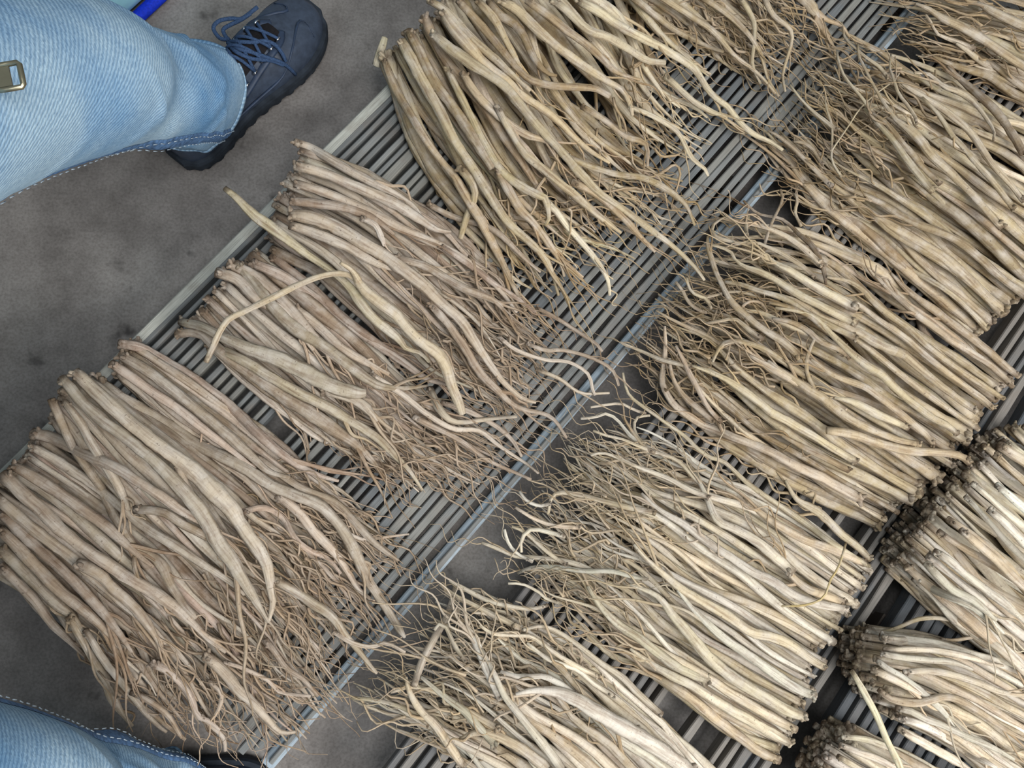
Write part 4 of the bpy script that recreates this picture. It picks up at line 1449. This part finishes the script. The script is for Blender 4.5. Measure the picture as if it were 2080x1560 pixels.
for _ln in HEROES.strip().splitlines():
    if _ln[0] == '@':
        _q = _ln[1:].split()
        _b, _reg, _rev = BUNDLES[_q[0]], _q[1], len(_q) > 2
        continue
    _cut = _ln[0] == '!'
    _b.hero(parse(_ln.lstrip('!'), _reg, _rev), dz=_b.r.uniform(0.003, 0.011), cut=_cut)


# roots and scraps that lie loose on top: things of their own
def loose(name, label, cat, line, reg, z, col, seed, rev=False, branches=0.0, flat=None, sides=9, extra=()):
    r = np.random.default_rng(seed)
    P, R = trace(parse(line, reg, rev), z=z)
    mb = MB()
    mb.tube(P, R, sides, flat=flat or 0.85, rough=0.05, r=r)
    if branches:
        grow_branches(mb, r, P, R, DECK, branches, 0.1, 1.0)
    o = mb.build(name, M_ROOT)
    o.color = srgb(*col)
    tag(o, label, cat)
    for nm, ln, zz in extra:
        P, R = trace(parse(ln, reg), z=zz)
        c = MB().tube(P, R, 7, rough=0.05, r=r, uv0=0.4).build(nm, M_ROOT, o)
        c.color = srgb(*col)
    return o


loose('loose_root', 'tilted loose root with its swollen upper end sticking out over the concrete floor', 'root',
      '325 275 25,380 320 35,450 390 50,520 440 55,600 500 45,680 560 35,770 620 30,850 690 40,900 760 50,950 820 45,1010 870 45,1060 910 40,1090 950 25,1150 970 20,1190 1010 15',
      'D', (0.215, 0.21, 0.20, 0.19, 0.17), (196, 182, 150), 31, branches=1)
loose('loose_root', 'pale loose root whose thin end bends back like a hook across a neighbouring bunch', 'root',
      '245 1010 25,270 960 30,295 900 30,340 830 30,420 790 30,520 740 32,620 690 30,720 650 28,800 635 28,870 650 30,910 700 50,980 760 55,1050 810 55,1090 860 50,1150 920 50,1220 970 55,1260 1030 55,1280 1100 50,1310 1170 45,1330 1230 35',
      'D', (0.205, 0.215, 0.225, 0.225, 0.215, 0.205, 0.19, 0.17), (204, 186, 156), 32,
      extra=(('root_stub', '815 590 18,860 620 25,890 665 40', (0.24, 0.23, 0.222)),))
loose('loose_stick', 'slanting straight cream stick on the soiled cut ends in the lower right corner', 'root',
      '680 730 45,740 830 55,800 940 60,860 1050 60,910 1160 60,960 1280 60,1010 1380 60,1050 1460 70,1090 1560 60', 'M',
      (0.26, 0.262, 0.262, 0.255), (226, 216, 180), 33)
loose('loose_root', 'straight grey root leaning upright among frizzy tips over the bare floor', 'root',
      '520 1130 40,560 1010 45,620 890 45,680 790 40,720 690 35,740 600 28', 'G', (0.17, 0.15, 0.125, 0.10), (186, 172, 152), 34)
loose('tie_strand', 'thin straw strand lying across the pinched cut ends of a bunch', 'strand',
      '1140 370 15,1100 500 14,1060 560 13,1020 660 14,920 700 14,800 705 12', 'H', (0.19, 0.203, 0.205, 0.204, 0.198), (206, 184, 130), 35, sides=6)


def chip():
    P, R = trace([(782, 76, 14), (776, 95, 18), (769, 118, 20), (764, 134, 18)], z=(0.140, 0.134, 0.122, 0.112))
    o = MB().tube(P, R, 8, flat=0.3, rough=0.03, uv0=0.4, r=np.random.default_rng(3)).build('wood_chip', M_ROOT)
    o.color = srgb(222, 210, 176)
    tag(o, 'small flat pale chip hanging off the cut ends of the topmost bunch', 'chip')


chip()
